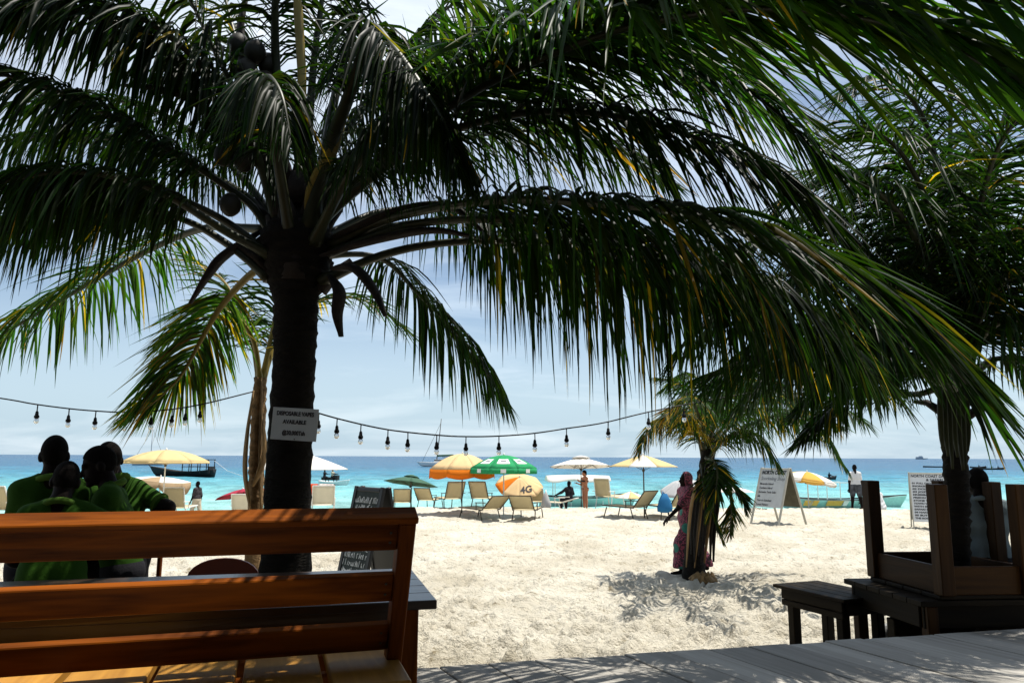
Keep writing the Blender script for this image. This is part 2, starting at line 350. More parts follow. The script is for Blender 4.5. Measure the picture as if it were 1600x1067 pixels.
mr = N('ShaderNodeMapRange', t); mr.inputs[1].default_value = 1.62; mr.inputs[2].default_value = 3.0; lnk(t, a2.outputs[0], mr.inputs[0])
rp = N('ShaderNodeValToRGB', t); e = rp.color_ramp.elements
e[0].position = 0.0; e[0].color = (0.30, 0.56, 0.51, 1); e[1].position = 1.0; e[1].color = (0.018, 0.075, 0.155, 1)
for p_, c_ in ((0.10, (0.21, 0.48, 0.47)), (0.22, (0.11, 0.35, 0.39)), (0.34, (0.035, 0.20, 0.29)), (0.52, (0.02, 0.105, 0.195))):
    q = e.new(p_); q.color = (*c_, 1)
lnk(t, mr.outputs[0], rp.inputs[0])
wn = N('ShaderNodeTexNoise', t); wn.inputs['Scale'].default_value = 0.45; wn.inputs['Detail'].default_value = 6; wn.inputs['Roughness'].default_value = 0.7
wmp = N('ShaderNodeMapping', t); wmp.inputs['Scale'].default_value = (0.5, 0.28, 1); lnk(t, ge.outputs['Position'], wmp.inputs[0]); lnk(t, wmp.outputs[0], wn.inputs['Vector'])
wr_ = N('ShaderNodeMapRange', t); wr_.inputs[1].default_value = 0.3; wr_.inputs[2].default_value = 0.7; wr_.inputs[3].default_value = 0.55; wr_.inputs[4].default_value = 1.4; lnk(t, wn.outputs[0], wr_.inputs[0])
ws_ = N('ShaderNodeVectorMath', t, operation='SCALE'); lnk(t, rp.outputs[0], ws_.inputs[0]); lnk(t, wr_.outputs[0], ws_.inputs['Scale']); lnk(t, ws_.outputs[0], b.inputs['Base Color'])
b.inputs['Roughness'].default_value = 0.22; b.inputs['Specular IOR Level'].default_value = 0.12; b.inputs['IOR'].default_value = 1.33
mp = N('ShaderNodeMapping', t); mp.inputs['Scale'].default_value = (0.55, 1.0, 1.0); lnk(t, ge.outputs['Position'], mp.inputs[0])
n2 = N('ShaderNodeTexNoise', t); n2.inputs['Scale'].default_value = 0.75; n2.inputs['Detail'].default_value = 7; n2.inputs['Roughness'].default_value = 0.62; lnk(t, mp.outputs[0], n2.inputs['Vector'])
bp = N('ShaderNodeBump', t); bp.inputs['Strength'].default_value = 1.0; bp.inputs['Distance'].default_value = 0.9; lnk(t, n2.outputs[0], bp.inputs['Height']); lnk(t, bp.outputs[0], b.inputs['Normal'])
M['sea'] = m

# ------------------------------------------------------------------ terrain
SEA_Z = -1.9
def ground(x, y):
    x = np.asarray(x, dtype=float); y = np.asarray(y, dtype=float)
    near = -0.5 - 0.17 * np.clip((y - 6.5) / 6.0, 0, 1)
    crest = 28.0 - 6.0 * np.clip((-x - 3.5) / 4.5, 0, 1)
    over = np.clip(y - crest, 0, None)
    return near - 0.085 * over - 0.03 * np.clip(over, 0, 1) 
def gz(x, y): return float(ground(x, y))
ys = np.concatenate([np.linspace(-45, 3.0, 14), 3.2 * np.exp(np.linspace(0, math.log(29.5 / 3.2), 430)), np.linspace(30.0, 66, 40)])
us = np.concatenate([[-9, -5, -3, -2, -1.5], np.linspace(-1.15, 1.15, 640), [1.5, 2, 3, 5, 9]])
Yg, Ug = np.meshgrid(ys, us, indexing='ij'); Xg = Ug * np.maximum(np.abs(Yg), 7.0)
Zg = ground(Xg, Yg)
fade = np.clip((Yg - 3.2) / 1.0, 0, 1)
d1 = vnoise(Xg / 0.42, Yg / 0.42, 1); d2 = vnoise(Xg / 0.19 + 7, Yg / 0.19, 2); d3 = vnoise(Xg / 1.7, Yg / 1.7, 3); d4 = vnoise(Xg / 0.09, Yg / 0.09, 4)
Zg = Zg + fade * (0.07 * (d1 - .5) + 0.065 * (d2 - .5) + 0.08 * (d3 - .5) + 0.06 * (d4 - .5) - 0.06 * np.clip(d1 * d2 - 0.42, 0, 1) * 2)
rf = np.random.RandomState(4)
for _ in range(2600):       # footprints: dents with a pushed-up rim
    fy = 5.0 * math.exp(rf.rand() * math.log(28 / 5.0)); fx = (rf.rand() * 2 - 1) * .8 * fy; an = rf.rand() * 6.28
    ln_, wd_ = rf.uniform(.12, .19), rf.uniform(.055, .09); i0, i1 = np.searchsorted(ys, (fy - .3, fy + .3))
    if i1 <= i0: continue
    ww_ = max(fy, 7.0); j0, j1 = np.searchsorted(us, ((fx - .35) / ww_ - .01, (fx + .35) / ww_ + .01))
    dx = Xg[i0:i1, j0:j1] - fx; dy = Yg[i0:i1, j0:j1] - fy; a_ = dx * math.cos(an) + dy * math.sin(an); b_ = -dx * math.sin(an) + dy * math.cos(an)
    q = np.sqrt((a_ / ln_) ** 2 + (b_ / wd_) ** 2); Zg[i0:i1, j0:j1] += -.06 * np.exp(-(q * 1.05) ** 4) + .024 * np.exp(-((q - 1.35) / .3) ** 2)
nr, nc = Yg.shape
idx = np.arange(nr * nc).reshape(nr, nc)
Fq = np.stack([idx[:-1, :-1], idx[:-1, 1:], idx[1:, 1:], idx[1:, :-1]], -1).reshape(-1, 4)
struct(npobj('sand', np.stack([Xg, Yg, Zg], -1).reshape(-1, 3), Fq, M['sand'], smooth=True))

ys = 36 * np.exp(np.linspace(0, math.log(9000 / 36), 520)); us = np.concatenate([[-12, -6, -3, -1.8], np.linspace(-1.15, 1.15, 300), [1.8, 3, 6, 12]])
Yg, Ug = np.meshgrid(ys, us, indexing='ij'); Xg = Ug * np.maximum(Yg, 60)
amp = np.clip((260 - Yg) / 200, 0, 1)
Zg = SEA_Z + amp * (0.34 * (vnoise(Xg / 5, Yg / 2.2, 11) - .5) + 0.22 * (vnoise(Xg / 2.2, Yg / 1.1, 12) - .5))
nr, nc = Yg.shape; idx = np.arange(nr * nc).reshape(nr, nc)
Fq = np.stack([idx[:-1, :-1], idx[:-1, 1:], idx[1:, 1:], idx[1:, :-1]], -1).reshape(-1, 4)
struct(npobj('sea', np.stack([Xg, Yg, Zg], -1).reshape(-1, 3), Fq, M['sea'], smooth=True))

# deck of grey boards, a child plank each
deck = bpy.data.objects.new('deck', None); col.objects.link(deck); struct(deck)
DD = Vector((-0.4426, 0.8967, 0)); DN = Vector((0.8967, 0.4426, 0))
rr = random.Random(3)
def deck_edge(x):
    return max(4.526 + 0.2585 * (x + 0.351), 4.46 if x < -0.62 else 0) 
def edge_t(o_):
    t1 = (4.526 + .2585 * (o_.x + .351) - o_.y) / (.8967 + .1144)
    if (o_ + DD * t1).x < -.62: t1 = max(t1, (4.46 - o_.y) / .8967)
    return t1
for k in range(-26, 26):
    o0 = DN * (0.281 * k + 0.08); ta, tb_ = edge_t(o0 - DN * .1365), edge_t(o0 + DN * .1365)
    if not -8 < (o0 + DD * ta).x < 8: continue
    je = rr.uniform(-.012, .012); V = []
    for zz in (0.0, -.04):
        V += [Vector((-7.0, -.1365, zz)), Vector((-7.0, .1365, zz)), Vector((tb_ - ta + je, -.1365, zz)), Vector((je, .1365, zz))]
    pl = obj('plank', V, [(0, 1, 3, 2), (4, 6, 7, 5), (0, 2, 6, 4), (1, 5, 7, 3), (2, 3, 7, 6), (0, 4, 5, 1)], M['deck'], deck)
    mw = Matrix((DD, -DN, Vector((0, 0, 1)))).transposed().to_4x4(); p0 = o0 + DD * ta; mw.translation = (p0.x, p0.y, -.001 + rr.uniform(-.004, .002)); pl.matrix_basis = mw
    bv = pl.modifiers.new('bevel', 'BEVEL'); bv.width = .004; bv.segments = 1
for q in range(-5, 7):     # joists carry the boards
    beam('joist', (q * 1.1 - .6, -2.2, -0.115), (q * 1.1 - .6, deck_edge(q * 1.1 - .6) - 0.35, -0.115), 0.07, 0.14, M['darkwood'], deck)
    beam('post', (q * 1.1 - .6, deck_edge(q * 1.1 - .6) - 0.6, -0.7), (q * 1.1 - .6, deck_edge(q * 1.1 - .6) - 0.6, -0.19), 0.1, 0.1, M['darkwood'], deck, up=(1, 0, 0))

# added unseen bar behind the camera, thatched roof and walls keep light off the bench
shelter = thing('unseen_shelter', 'unseen bar with thatched roof at the near end of the deck', 'light blocker', (0, -3, 0))
for xx in (-6.4, -2.6, 2.6, 6.4):
    for yy in (-3.6, 3.3): beam('post', (xx, yy, 0.0), (xx, yy, 3.45 if yy > 0 else 4.6), .14, .14, M['darkwood'], shelter, up=(1, 0, 0))
for k in range(34): beam('wall_board', (-6.6 + .4 * k, -3.75, 0.0), (-6.6 + .4 * k, -3.75, 4.6), .39, .03, M['darkwood'], shelter, up=(0, 1, 0))
for sx in (-1, 1):
    for k in range(23): beam('wall_board', (sx * 6.75, -3.5 + .37 * k, 0.0), (sx * 6.75, -3.5 + .37 * k, 3.4), .03, .36, M['darkwood'], shelter, up=(0, 1, 0))
for k in range(8): beam('rafter', (-6.5 + 1.86 * k, 4.8, 3.30), (-6.5 + 1.86 * k, -4.0, 5.1), .09, .12, M['darkwood'], shelter)
for k in range(13):
    yy = 4.5 - .74 * k; beam('thatch', (-8.5, yy, 3.45 + .151 * k), (8.5, yy, 3.45 + .151 * k), .86, .11, M['husk'], shelter, up=(0, -.12, 1))

# ------------------------------------------------------------------ palms
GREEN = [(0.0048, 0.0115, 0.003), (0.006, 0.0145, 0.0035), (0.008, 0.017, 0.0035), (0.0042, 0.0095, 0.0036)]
YEL = [(0.26, 0.16, 0.02), (0.20, 0.14, 0.02), (0.16, 0.08, 0.02)]
def frond(palm, pts, L=0.8, n=76, droop=1.6, wd=0.023, seed=0, yellow=0.006, start=0.16, r0=0.035, mat='rachis', fwd=0.75, lift=0.15, updir=(0, 0, 1), yl_tip=0.0, bright=1.0, sides=(-1, 1), taper=0.35):
    """a leaf: arching rachis (world points) with folded leaflets on both sides that bend down under their weight"""
    rg = random.Random(seed * 77 + 5); base = Vector(palm.location)
    sp = [p - base for p in spline(pts, 40)]
    rad = [r0 * (1 - i / 40) ** 0.8 + 0.004 for i in range(41)]
    rad[0] *= 1.5; rad[1] *= 1.3; rad[2] *= 1.15
    fo = tube('frond', sp, rad, M[mat], palm, n=7, flat=0.75)
    V = []; F = []; T = []
    cum = [0.0]
    for i in range(40): cum.append(cum[-1] + (sp[i + 1] - sp[i]).length)
    tot = cum[-1]; up0 = Vector(updir)
    gust = rg.uniform(-.12, .12)
    for j in range(n):
        for side in sides:
            s = start + (1 - start) * ((j + rg.uniform(-.3, .3)) / (n - 1)); s = min(max(s, 0.01), 0.999)
            if rg.random() < 0.03: continue
            dist = s * tot; i = 0
            while i < 39 and cum[i + 1] < dist: i += 1
            f = (dist - cum[i]) / max(cum[i + 1] - cum[i], 1e-6); p = sp[i].lerp(sp[i + 1], f)
            t = (sp[min(i + 2, 40)] - sp[max(i - 1, 0)]).normalized()
            S = t.cross(up0); 
            if S.length < 1e-3: S = t.cross(Vector((1, 0, 0)))
            S.normalize(); Nn = S.cross(t).normalized()
            a = fwd * (0.75 + 0.7 * s * s) + rg.gauss(0, .13)
            D = (S * side * math.cos(a) + t * math.sin(a) + Nn * (lift + rg.uniform(-.1, .1))).normalized()
            u = (s - start) / (1 - start)
            ln = L * (0.5 + 0.5 * math.sin(math.pi * min(1, (u + 0.12) / 0.62) * 0.5)) * (1 if u < .55 else 1 - (1 - taper) * ((u - .55) / .45) ** 1.3) * rg.uniform(.72, 1.12)
            ww = wd * rg.uniform(.55, 1.2) * (0.75 + 0.25 * math.sin(math.pi * u))
            K = 6; seg = ln / K; q = p.copy(); dr = droop * rg.uniform(.45, 1.45)
            prof = (0.45, 0.95, 1.0, 0.92, 0.7, 0.42, 0.04)
            if rg.random() < yellow: c0 = rg.choice(YEL)
            else:
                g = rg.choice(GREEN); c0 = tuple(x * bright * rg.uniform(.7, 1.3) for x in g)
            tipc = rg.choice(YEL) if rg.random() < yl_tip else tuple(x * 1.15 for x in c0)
            W = (t - D * t.dot(D)); 
            if W.length < 1e-3: W = Nn.copy()
            W.normalize(); W = Quaternion(D, rg.gauss(0, .6) + side * 0.2) @ W
            b0 = len(V)
            for k in range(K + 1):
                nn = D.cross(W); fold = 0.28 * ww * prof[k]
                hw = W * (ww * 0.5 * prof[k])
                V += [q - hw - nn * fold, q, q + hw - nn * fold]
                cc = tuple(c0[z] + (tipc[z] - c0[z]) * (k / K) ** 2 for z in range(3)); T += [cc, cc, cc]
                if k < K:
                    q = q + D * seg
                    D = (D + Vector((gust * .15, 0, -1)) * (dr * seg * (2.3, 1.5, .8, .4, .2, .1)[k]) + W * rg.uniform(-.03, .03)).normalized()
                    W = W - D * W.dot(D); W.normalize()
                    W = Quaternion(D, rg.uniform(-.1, .1)) @ W
            for k in range(K):
                o = b0 + 3 * k; F += [(o, o + 1, o + 4, o + 3), (o + 1, o + 2, o + 5, o + 4)]
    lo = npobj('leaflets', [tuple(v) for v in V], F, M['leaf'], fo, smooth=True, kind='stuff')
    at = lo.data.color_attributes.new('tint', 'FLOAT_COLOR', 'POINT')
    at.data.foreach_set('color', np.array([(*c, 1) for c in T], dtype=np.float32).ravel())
    return fo
def trunk(palm, pts, radii, mat, seed=0, rings=26, n=20, amp=0.05):
    rg = random.Random(seed); base = Vector(palm.location); sp = [p - base for p in spline(pts, rings * 3)]
    m = len(sp); rad = []; 
    for i in range(m):
        u = i / (m - 1) * (len(radii) - 1); k = min(int(u), len(radii) - 2); r = radii[k] + (radii[k + 1] - radii[k]) * (u - k)
        rad.append(r * (1 + (amp if i % 3 == 0 else (-amp * .4 if i % 3 == 1 else amp * .15)) * rg.uniform(.4, 1.4)))
    V, F = tube_vf(sp, rad, n)
    V = [v + Vector((rg.uniform(-1, 1), rg.uniform(-1, 1), rg.uniform(-1, 1))) * 0.006 for v in V]
    return obj('trunk', V, F, mat, palm, True)
def pod(palm, pts, r, mat, name='spathe', flat=0.45):
    base = Vector(palm.location); sp = [p - base for p in spline(pts, 14)]
    rad = [r * (0.35 + 0.65 * math.sin(math.pi * min(1, (i / 14) ** 0.8 * 1.02))) + 0.003 for i in range(15)]
    return tube(name, sp, rad, mat, palm, n=8, flat=flat)
def PP(*l): return [P(*q) for q in l]

# main coconut palm behind the bench
b0 = P(448, 800, 4.85); g0 = gz(b0.x, b0.y)
palm = thing('palm_tree', 'big coconut palm with the vapes notice on its dark ringed trunk', 'palm tree', (b0.x - .02, b0.y, g0 - .05))
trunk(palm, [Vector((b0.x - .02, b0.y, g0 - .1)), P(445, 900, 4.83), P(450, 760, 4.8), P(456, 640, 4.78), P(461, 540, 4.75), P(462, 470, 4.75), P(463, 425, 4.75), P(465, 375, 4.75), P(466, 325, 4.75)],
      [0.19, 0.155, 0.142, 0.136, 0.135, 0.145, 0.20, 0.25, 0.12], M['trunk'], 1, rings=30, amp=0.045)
MF = [
 # pts, L, droop, seed, kw
 ([(420,270,4.7),(380,170,4.6),(335,80,4.45),(285,-20,4.3),(200,-130,4.1)], .7, 4, 1, dict(n=96)),
 ([(410,270,4.7),(365,190,4.6),(300,120,4.4),(215,55,4.2),(120,15,4.0),(20,12,3.8),(-80,40,3.7)], .72, 5.5, 2, dict(n=144, start=.3)),
 ([(400,330,4.7),(350,290,4.6),(270,238,4.4),(170,180,4.2),(70,135,4.0),(-40,112,3.8),(-150,130,3.6)], .72, 3.6, 3, dict(n=144, start=.3)),
 ([(400,320,4.9),(320,268,5.0),(250,235,5.1),(150,215,5.2),(50,214,5.2),(-60,235,5.2)], .66, 5.5, 4, dict(n=144, start=.3)),
 ([(425,400,4.7),(350,345,4.6),(270,308,4.5),(170,285,4.4),(60,275,4.3),(-60,290,4.2)], .68, 5, 5, dict(n=144, start=.3)),
 ([(420,435,4.7),(360,385,4.7),(290,345,4.7),(200,322,4.7),(100,325,4.7),(0,355,4.7),(-70,400,4.7)], .72, 3.2, 6, dict(n=144, start=.32)),
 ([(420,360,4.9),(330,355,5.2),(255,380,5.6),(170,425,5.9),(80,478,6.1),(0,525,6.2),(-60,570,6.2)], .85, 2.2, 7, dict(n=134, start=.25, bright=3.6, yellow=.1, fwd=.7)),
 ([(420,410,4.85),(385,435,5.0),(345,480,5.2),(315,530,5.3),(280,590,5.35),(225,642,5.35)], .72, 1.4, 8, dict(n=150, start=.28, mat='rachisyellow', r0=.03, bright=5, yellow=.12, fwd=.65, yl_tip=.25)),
 ([(445,270,4.7),(432,120,4.6),(430,0,4.4),(440,-150,4.1),(480,-300,3.7)], .8, 3, 9, dict(n=64, start=.4, r0=.055)),
 ([(478,270,4.75),(490,100,4.7),(505,-20,4.6),(520,-180,4.6)], .7, 3, 10, dict(n=64, start=.5, r0=.05)),
 ([(500,280,4.85),(530,120,4.9),(560,0,5.0),(600,-120,5.1)], .7, 3.5, 11, dict(n=80, start=.3, r0=.05)),
 ([(480,370,4.62),(512,240,4.42),(545,150,4.2),(568,80,4.0),(582,42,3.85),(612,72,3.7),(652,125,3.55),(692,190,3.45),(712,255,3.4)], .72, 5, 12, dict(n=134, start=.34, mat='rachis', r0=.045)),
 ([(510,320,4.75),(580,210,4.7),(650,115,4.6),(715,70,4.5),(790,30,4.3),(880,-10,4.2)], .85, 2.2, 13, dict(n=128, start=.2)),
 ([(510,340,4.7),(600,240,4.5),(700,150,4.1),(800,75,3.6),(900,35,3.2),(1020,0,2.8),(1150,-40,2.45),(1300,-70,2.15),(1450,-70,1.9),(1620,-40,1.7),(1800,60,1.6)], 1.2, .9, 14, dict(n=230, start=.26, taper=.8, wd=.031, bright=3.0, yl_tip=.03, fwd=.9)),
 ([(515,385,4.7),(600,345,4.55),(700,322,4.2),(800,312,3.9),(900,316,3.6),(1020,326,3.3),(1137,349,3.1),(1300,412,2.9),(1400,480,2.8),(1467,541,2.75),(1510,600,2.75)], 1.05, 1.3, 15, dict(n=210, start=.24, taper=.36, wd=.025, bright=1.4, fwd=.9, yl_tip=.04)),
 ([(500,440,4.7),(600,398,4.65),(700,379,4.6),(825,377,4.5),(930,383,4.4),(1040,392,4.3),(1140,410,4.2),(1200,460,4.15),(1240,530,4.1)], 1.3, 3.8, 16, dict(fwd=.45, n=160, start=.32, bright=1.1, yl_tip=.06, yellow=.05)),
 ([(500,400,4.9),(570,398,5.1),(611,414,5.3),(649,454,5.45),(711,517,5.6),(750,565,5.65),(786,622,5.7)], .82, 4, 17, dict(n=105, start=.2, mat='rachis', r0=.026, bright=1.4, fwd=.6)),
 ([(505,330,4.9),(620,255,5.2),(730,215,5.5),(850,205,5.7),(960,230,5.9),(1050,290,6.0)], .95, 2.2, 18, dict(n=128, start=.2)),
 ([(500,280,4.8),(600,120,4.9),(690,20,5.1),(800,-40,5.3)], .85, 3, 19, dict(n=105, start=.2)),
 ([(440,280,4.95),(390,130,5.1),(360,30,5.3),(340,-60,5.4)], .7, 4, 20, dict(n=80, start=.3)),
 ([(505,370,4.9),(600,330,5.3),(720,330,5.8),(840,370,6.2),(940,440,6.5)], .85, 4, 21, dict(n=112, start=.3)),
 ([(500,300,4.6),(640,170,4.3),(800,80,4.0),(960,60,3.7),(1100,100,3.5),(1220,180,3.4),(1300,270,3.35)], 1.0, 1.7, 22, dict(n=153, start=.3)),
 ([(510,340,4.6),(650,230,4.25),(800,180,3.95),(950,180,3.65),(1100,220,3.4),(1230,290,3.25),(1320,380,3.15)], 1.0, 1.7, 23, dict(n=150, start=.3)),
 ([(505,380,4.8),(640,350,4.9),(780,345,5.0),(930,360,5.1),(1080,410,5.2),(1190,490,5.2)], 1.2, 3.8, 24, dict(fwd=.45, n=130, start=.3)),
 ([(500,400,4.75),(650,350,4.5),(820,345,4.2),(1000,370,4.0),(1150,420,3.9),(1280,500,3.85),(1370,590,3.85)], .95, 2.6, 26, dict(n=150, start=.3)),
 ([(520,330,4.7),(700,170,4.0),(900,70,3.3),(1100,20,2.7),(1300,20,2.3),(1480,70,2.05),(1640,170,1.9)], 1.0, 1.1, 27, dict(n=170, start=.3, taper=.8, wd=.029, bright=3.2, fwd=.9)),
 ([(455,380,4.6),(440,290,4.35),(425,200,4.05),(415,140,3.8),(420,120,3.6),(440,150,3.45),(455,220,3.4)], .6, 5, 28, dict(n=110, start=.3)),
 ([(490,380,4.6),(530,300,4.35),(580,230,4.1),(630,190,3.9),(680,200,3.7),(720,250,3.6)], .7, 5, 29, dict(n=110, start=.3)),
 ([(425,400,4.65),(350,360,4.4),(250,300,4.2),(140,270,4.0),(20,280,3.9),(-90,330,3.8)], .7, 5, 30, dict(n=120, start=.3)),
 ([(440,380,4.7),(400,240,4.5),(330,120,4.3),(240,40,4.1),(140,0,4.0),(30,10,3.9)], .75, 5, 31, dict(n=120, start=.3)),
 ([(420,330,4.9),(330,230,5.2),(230,170,5.5),(110,150,5.7),(0,170,5.8)], .8, 5, 25, dict(n=120, start=.25)),
]
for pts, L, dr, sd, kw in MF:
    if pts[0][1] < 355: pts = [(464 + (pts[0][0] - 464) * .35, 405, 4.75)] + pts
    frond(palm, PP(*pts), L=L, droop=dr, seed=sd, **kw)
for k, (pts, r) in enumerate([
  ([(410,360,4.7),(350,400,4.68),(325,430,4.68),(297,474,4.7)], .055), ([(520,370,4.6),(620,330,4.5),(700,322,4.5),(735,345,4.5),(766,372,4.5)], .05),
  ([(500,400,4.6),(600,372,4.5),(680,360,4.5),(755,374,4.5)], .045), ([(520,420,4.6),(555,420,4.5),(585,455,4.5),(602,494,4.5)], .06),
  ([(515,430,4.65),(530,455,4.6),(527,490,4.6),(533,526,4.6)], .055), ([(395,260,4.7),(310,165,4.5),(250,140,4.4),(195,134,4.35)], .04),
  ([(380,250,4.7),(372,215,4.65),(360,175,4.6),(352,142,4.6)], .05), ([(430,300,4.7),(395,150,4.6),(375,60,4.6),(390,-30,4.6)], .07),
  ([(480,330,4.55),(492,290,4.5),(520,230,4.4),(545,150,4.3)], .05)]):
    pod(palm, PP(*pts), r, M['husk'] if k != 8 else M['rachisyellow'])
rg = random.Random(5)
for k in range(34):     # stubs of old leaves round the crown
    a = k * 2.4; zc = P(465, 455 - k * 5.5, 4.75)
    d_ = Vector((math.cos(a), math.sin(a), 0)); p0 = zc + d_ * 0.15; p1 = zc + d_ * rg.uniform(.26, .40) + Vector((0, 0, rg.uniform(.12, .24)))
    if d_.y < -.2: p1 = zc + d_ * .2 + Vector((0, 0, .2))
    base = Vector(palm.location)
    tube('leaf_base', [p0 - base, (p0 + p1) / 2 - base + Vector((0, 0, .02)), p1 - base], [.085, .065, .035], M['husk'], palm, n=7, flat=.5)
def nut(palm, p, r, sc=(1, 1, 1.2)):
    V, F = lathe_vf([(0.01, -1), (.5, -.85), (.87, -.45), (1, 0), (.88, .45), (.55, .8), (.1, 1)], 12)
    o = obj('coconut', [Vector((v.x * sc[0], v.y * sc[1], v.z * sc[2])) * r for v in V], F, M['coconut'], palm, True)
    o.location = p - Vector(palm.location); o.rotation_euler = (rg.uniform(-.4, .4), rg.uniform(-.4, .4), 0)
for q in [(352,242,4.5),(372,70,4.55),(398,82,4.5),(385,110,4.5),(412,130,4.5),(395,150,4.5),(382,250,4.5),(420,100,4.6),(360,320,4.55),(430,150,4.55)]:
    nut(palm, P(*q), .07)
tube('flower_stalk', [P(*q) - Vector(palm.location) for q in [(470,250,4.5),(472,120,4.4),(466,20,4.35),(462,-40,4.3)]], [.03, .028, .03, .015], M['rachisyellow'], palm)

# young palm standing behind it
yb = P(400, 800, 6.4); yg = gz(yb.x, yb.y)
yp = thing('palm_tree', 'slim young palm with brown peeling trunk just left of the big trunk', 'palm tree', (yb.x, yb.y, yg - .05))
trunk(yp, [Vector((yb.x, yb.y, yg - .1)), P(399, 800, 6.4), P(401, 720, 6.4), P(404, 650, 6.4), P(407, 590, 6.4)], [.085, .062, .06, .058, .05], M['trunkpale'], 4, rings=14, amp=.08)
for k, (pts, r, m_) in enumerate([([(392,800,6.33),(383,740,6.28),(386,680,6.28),(396,610,6.3)], .03, 'boot'), ([(408,800,6.33),(407,730,6.33),(408,660,6.33),(409,590,6.35)], .03, 'boot'), ([(395,760,6.27),(408,730,6.25),(414,700,6.27),(410,650,6.3)], .035, 'boot')]):
    pod(yp, PP(*pts), r, M[m_], name='leaf_base')
for k, pts in enumerate([[(407,600,6.4),(395,530,6.3),(360,490,6.2),(310,490,6.1),(250,540,6.0)], [(408,600,6.4),(425,520,6.5),(440,440,6.6),(450,380,6.7)], [(408,600,6.4),(440,520,6.6),(500,470,6.8),(570,470,7),(640,520,7.1)], [(406,600,6.4),(390,520,6.6),(350,440,6.8),(290,400,7)]]):
    frond(yp, PP(*pts), L=.6, n=50, droop=1.6, seed=60 + k, bright=2.2, yellow=.08, mat='rachisyellow', r0=.025, start=.2)

# palm at the right with the man behind it
rb = P(1496, 870, 6.0); rgz = gz(rb.x, rb.y)
rp_ = thing('palm_tree', 'coconut palm at the right edge beside the man in grey polo', 'palm tree', (rb.x, rb.y, rgz - .05))
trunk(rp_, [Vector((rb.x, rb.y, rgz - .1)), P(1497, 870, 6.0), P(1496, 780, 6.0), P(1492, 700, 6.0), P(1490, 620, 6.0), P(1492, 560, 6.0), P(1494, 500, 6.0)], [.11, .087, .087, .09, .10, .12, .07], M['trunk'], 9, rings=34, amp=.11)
RF = [([(1490,590,6),(1480,450,5.9),(1470,300,5.8),(1440,180,5.6),(1380,120,5.4),(1310,150,5.2)], .8, 2),
      ([(1500,590,6),(1495,420,6),(1485,260,5.9),(1490,100,5.8),(1520,-50,5.7)], .75, 2),
      ([(1505,580,6),(1545,430,5.9),(1600,370,5.8),(1680,320,5.7),(1780,330,5.6)], .8, 1.8),
      ([(1485,590,6),(1420,480,5.8),(1360,400,5.6),(1300,350,5.4),(1230,350,5.3),(1170,390,5.2)], .85, 1.8),
      ([(1480,600,6),(1430,616,5.9),(1362,609,5.8),(1306,635,5.7),(1250,690,5.6)], .45, 2.4),
      ([(1505,600,6),(1560,560,6),(1620,580,6),(1680,640,6)], .5, 2.4),
      ([(1500,580,6.1),(1540,380,6.3),(1560,230,6.5),(1590,110,6.6),(1650,20,6.6)], .8, 1.8),
      ([(1485,580,6.1),(1440,420,6.4),(1390,320,6.6),(1330,270,6.8),(1260,270,7)], .8, 2),
      ([(1490,590,5.9),(1450,520,5.5),(1400,480,5.2),(1330,490,5.0),(1260,540,4.9)], .8, 2.2),
      ([(1500,590,5.9),(1530,500,5.6),(1570,440,5.3),(1630,430,5.1)], .8, 2),
      ([(1485,600,5.9),(1400,520,5.5),(1300,500,5.2),(1200,530,5.0),(1110,600,4.9)], .72, 3.4),
      ([(1490,600,5.8),(1440,540,5.3),(1390,520,5.0),(1330,540,4.8),(1280,600,4.7)], .6, 3),
      ([(1488,590,5.9),(1430,470,5.6),(1340,420,5.3),(1230,430,5.1),(1130,480,5.0),(1060,550,4.95)], .85, 3),
      ([(1490,590,6.1),(1420,540,6.0),(1320,530,5.9),(1220,570,5.8),(1150,640,5.8)], .55, 3),
      ([(1490,600,5.6),(1400,560,5.1),(1300,540,4.8),(1200,550,4.6),(1100,590,4.5)], .6, 3),
      ([(1490,605,5.6),(1440,585,5.3),(1380,575,5.1),(1310,590,5.0),(1250,640,4.9)], .5, 3),
      ([(1500,580,5.9),(1540,520,5.5),(1590,500,5.2),(1660,540,5.0)], .7, 3),
      ([(1492,590,6),(1470,470,5.6),(1430,370,5.2),(1370,300,4.9),(1300,280,4.7),(1230,310,4.6)], .85, 2),
      ([(1492,590,6),(1480,440,5.6),(1450,320,5.2),(1400,230,4.9),(1330,190,4.7)], .85, 2),
      ([(1495,590,6),(1510,450,5.6),(1530,330,5.2),(1560,230,4.9),(1610,160,4.7)], .85, 2),
      ([(1498,590,6),(1530,470,5.7),(1570,390,5.4),(1630,330,5.2)], .8, 2),
      ([(1492,590,6.1),(1450,500,6.3),(1400,430,6.5),(1340,400,6.7),(1270,420,6.8)], .8, 2.4),
      ([(1495,590,6.1),(1500,440,6.5),(1480,300,6.9),(1430,200,7.2),(1360,160,7.4)], .9, 2)]
for k, (pts, L, dr) in enumerate(RF): frond(rp_, PP(*pts), L=L * 1.1, n=110, droop=dr * 1.15, seed=30 + k, start=.22, bright=1.3, yellow=.01)
rg = random.Random(15)
for k in range(12):
    a = k * 2.4; zc = P(1491, 650 - k * 9, 6.0); d_ = Vector((math.cos(a), math.sin(a), 0)); base = Vector(rp_.location)
    p0 = zc + d_ * .1; p1 = zc + d_ * rg.uniform(.2, .32) + Vector((0, 0, rg.uniform(.06, .2)))
    tube('leaf_base', [p0 - base, (p0 + p1) / 2 - base + Vector((0, 0, .03)), p1 - base], [.075, .055, .03], M['husk'], rp_, n=7, flat=.5)
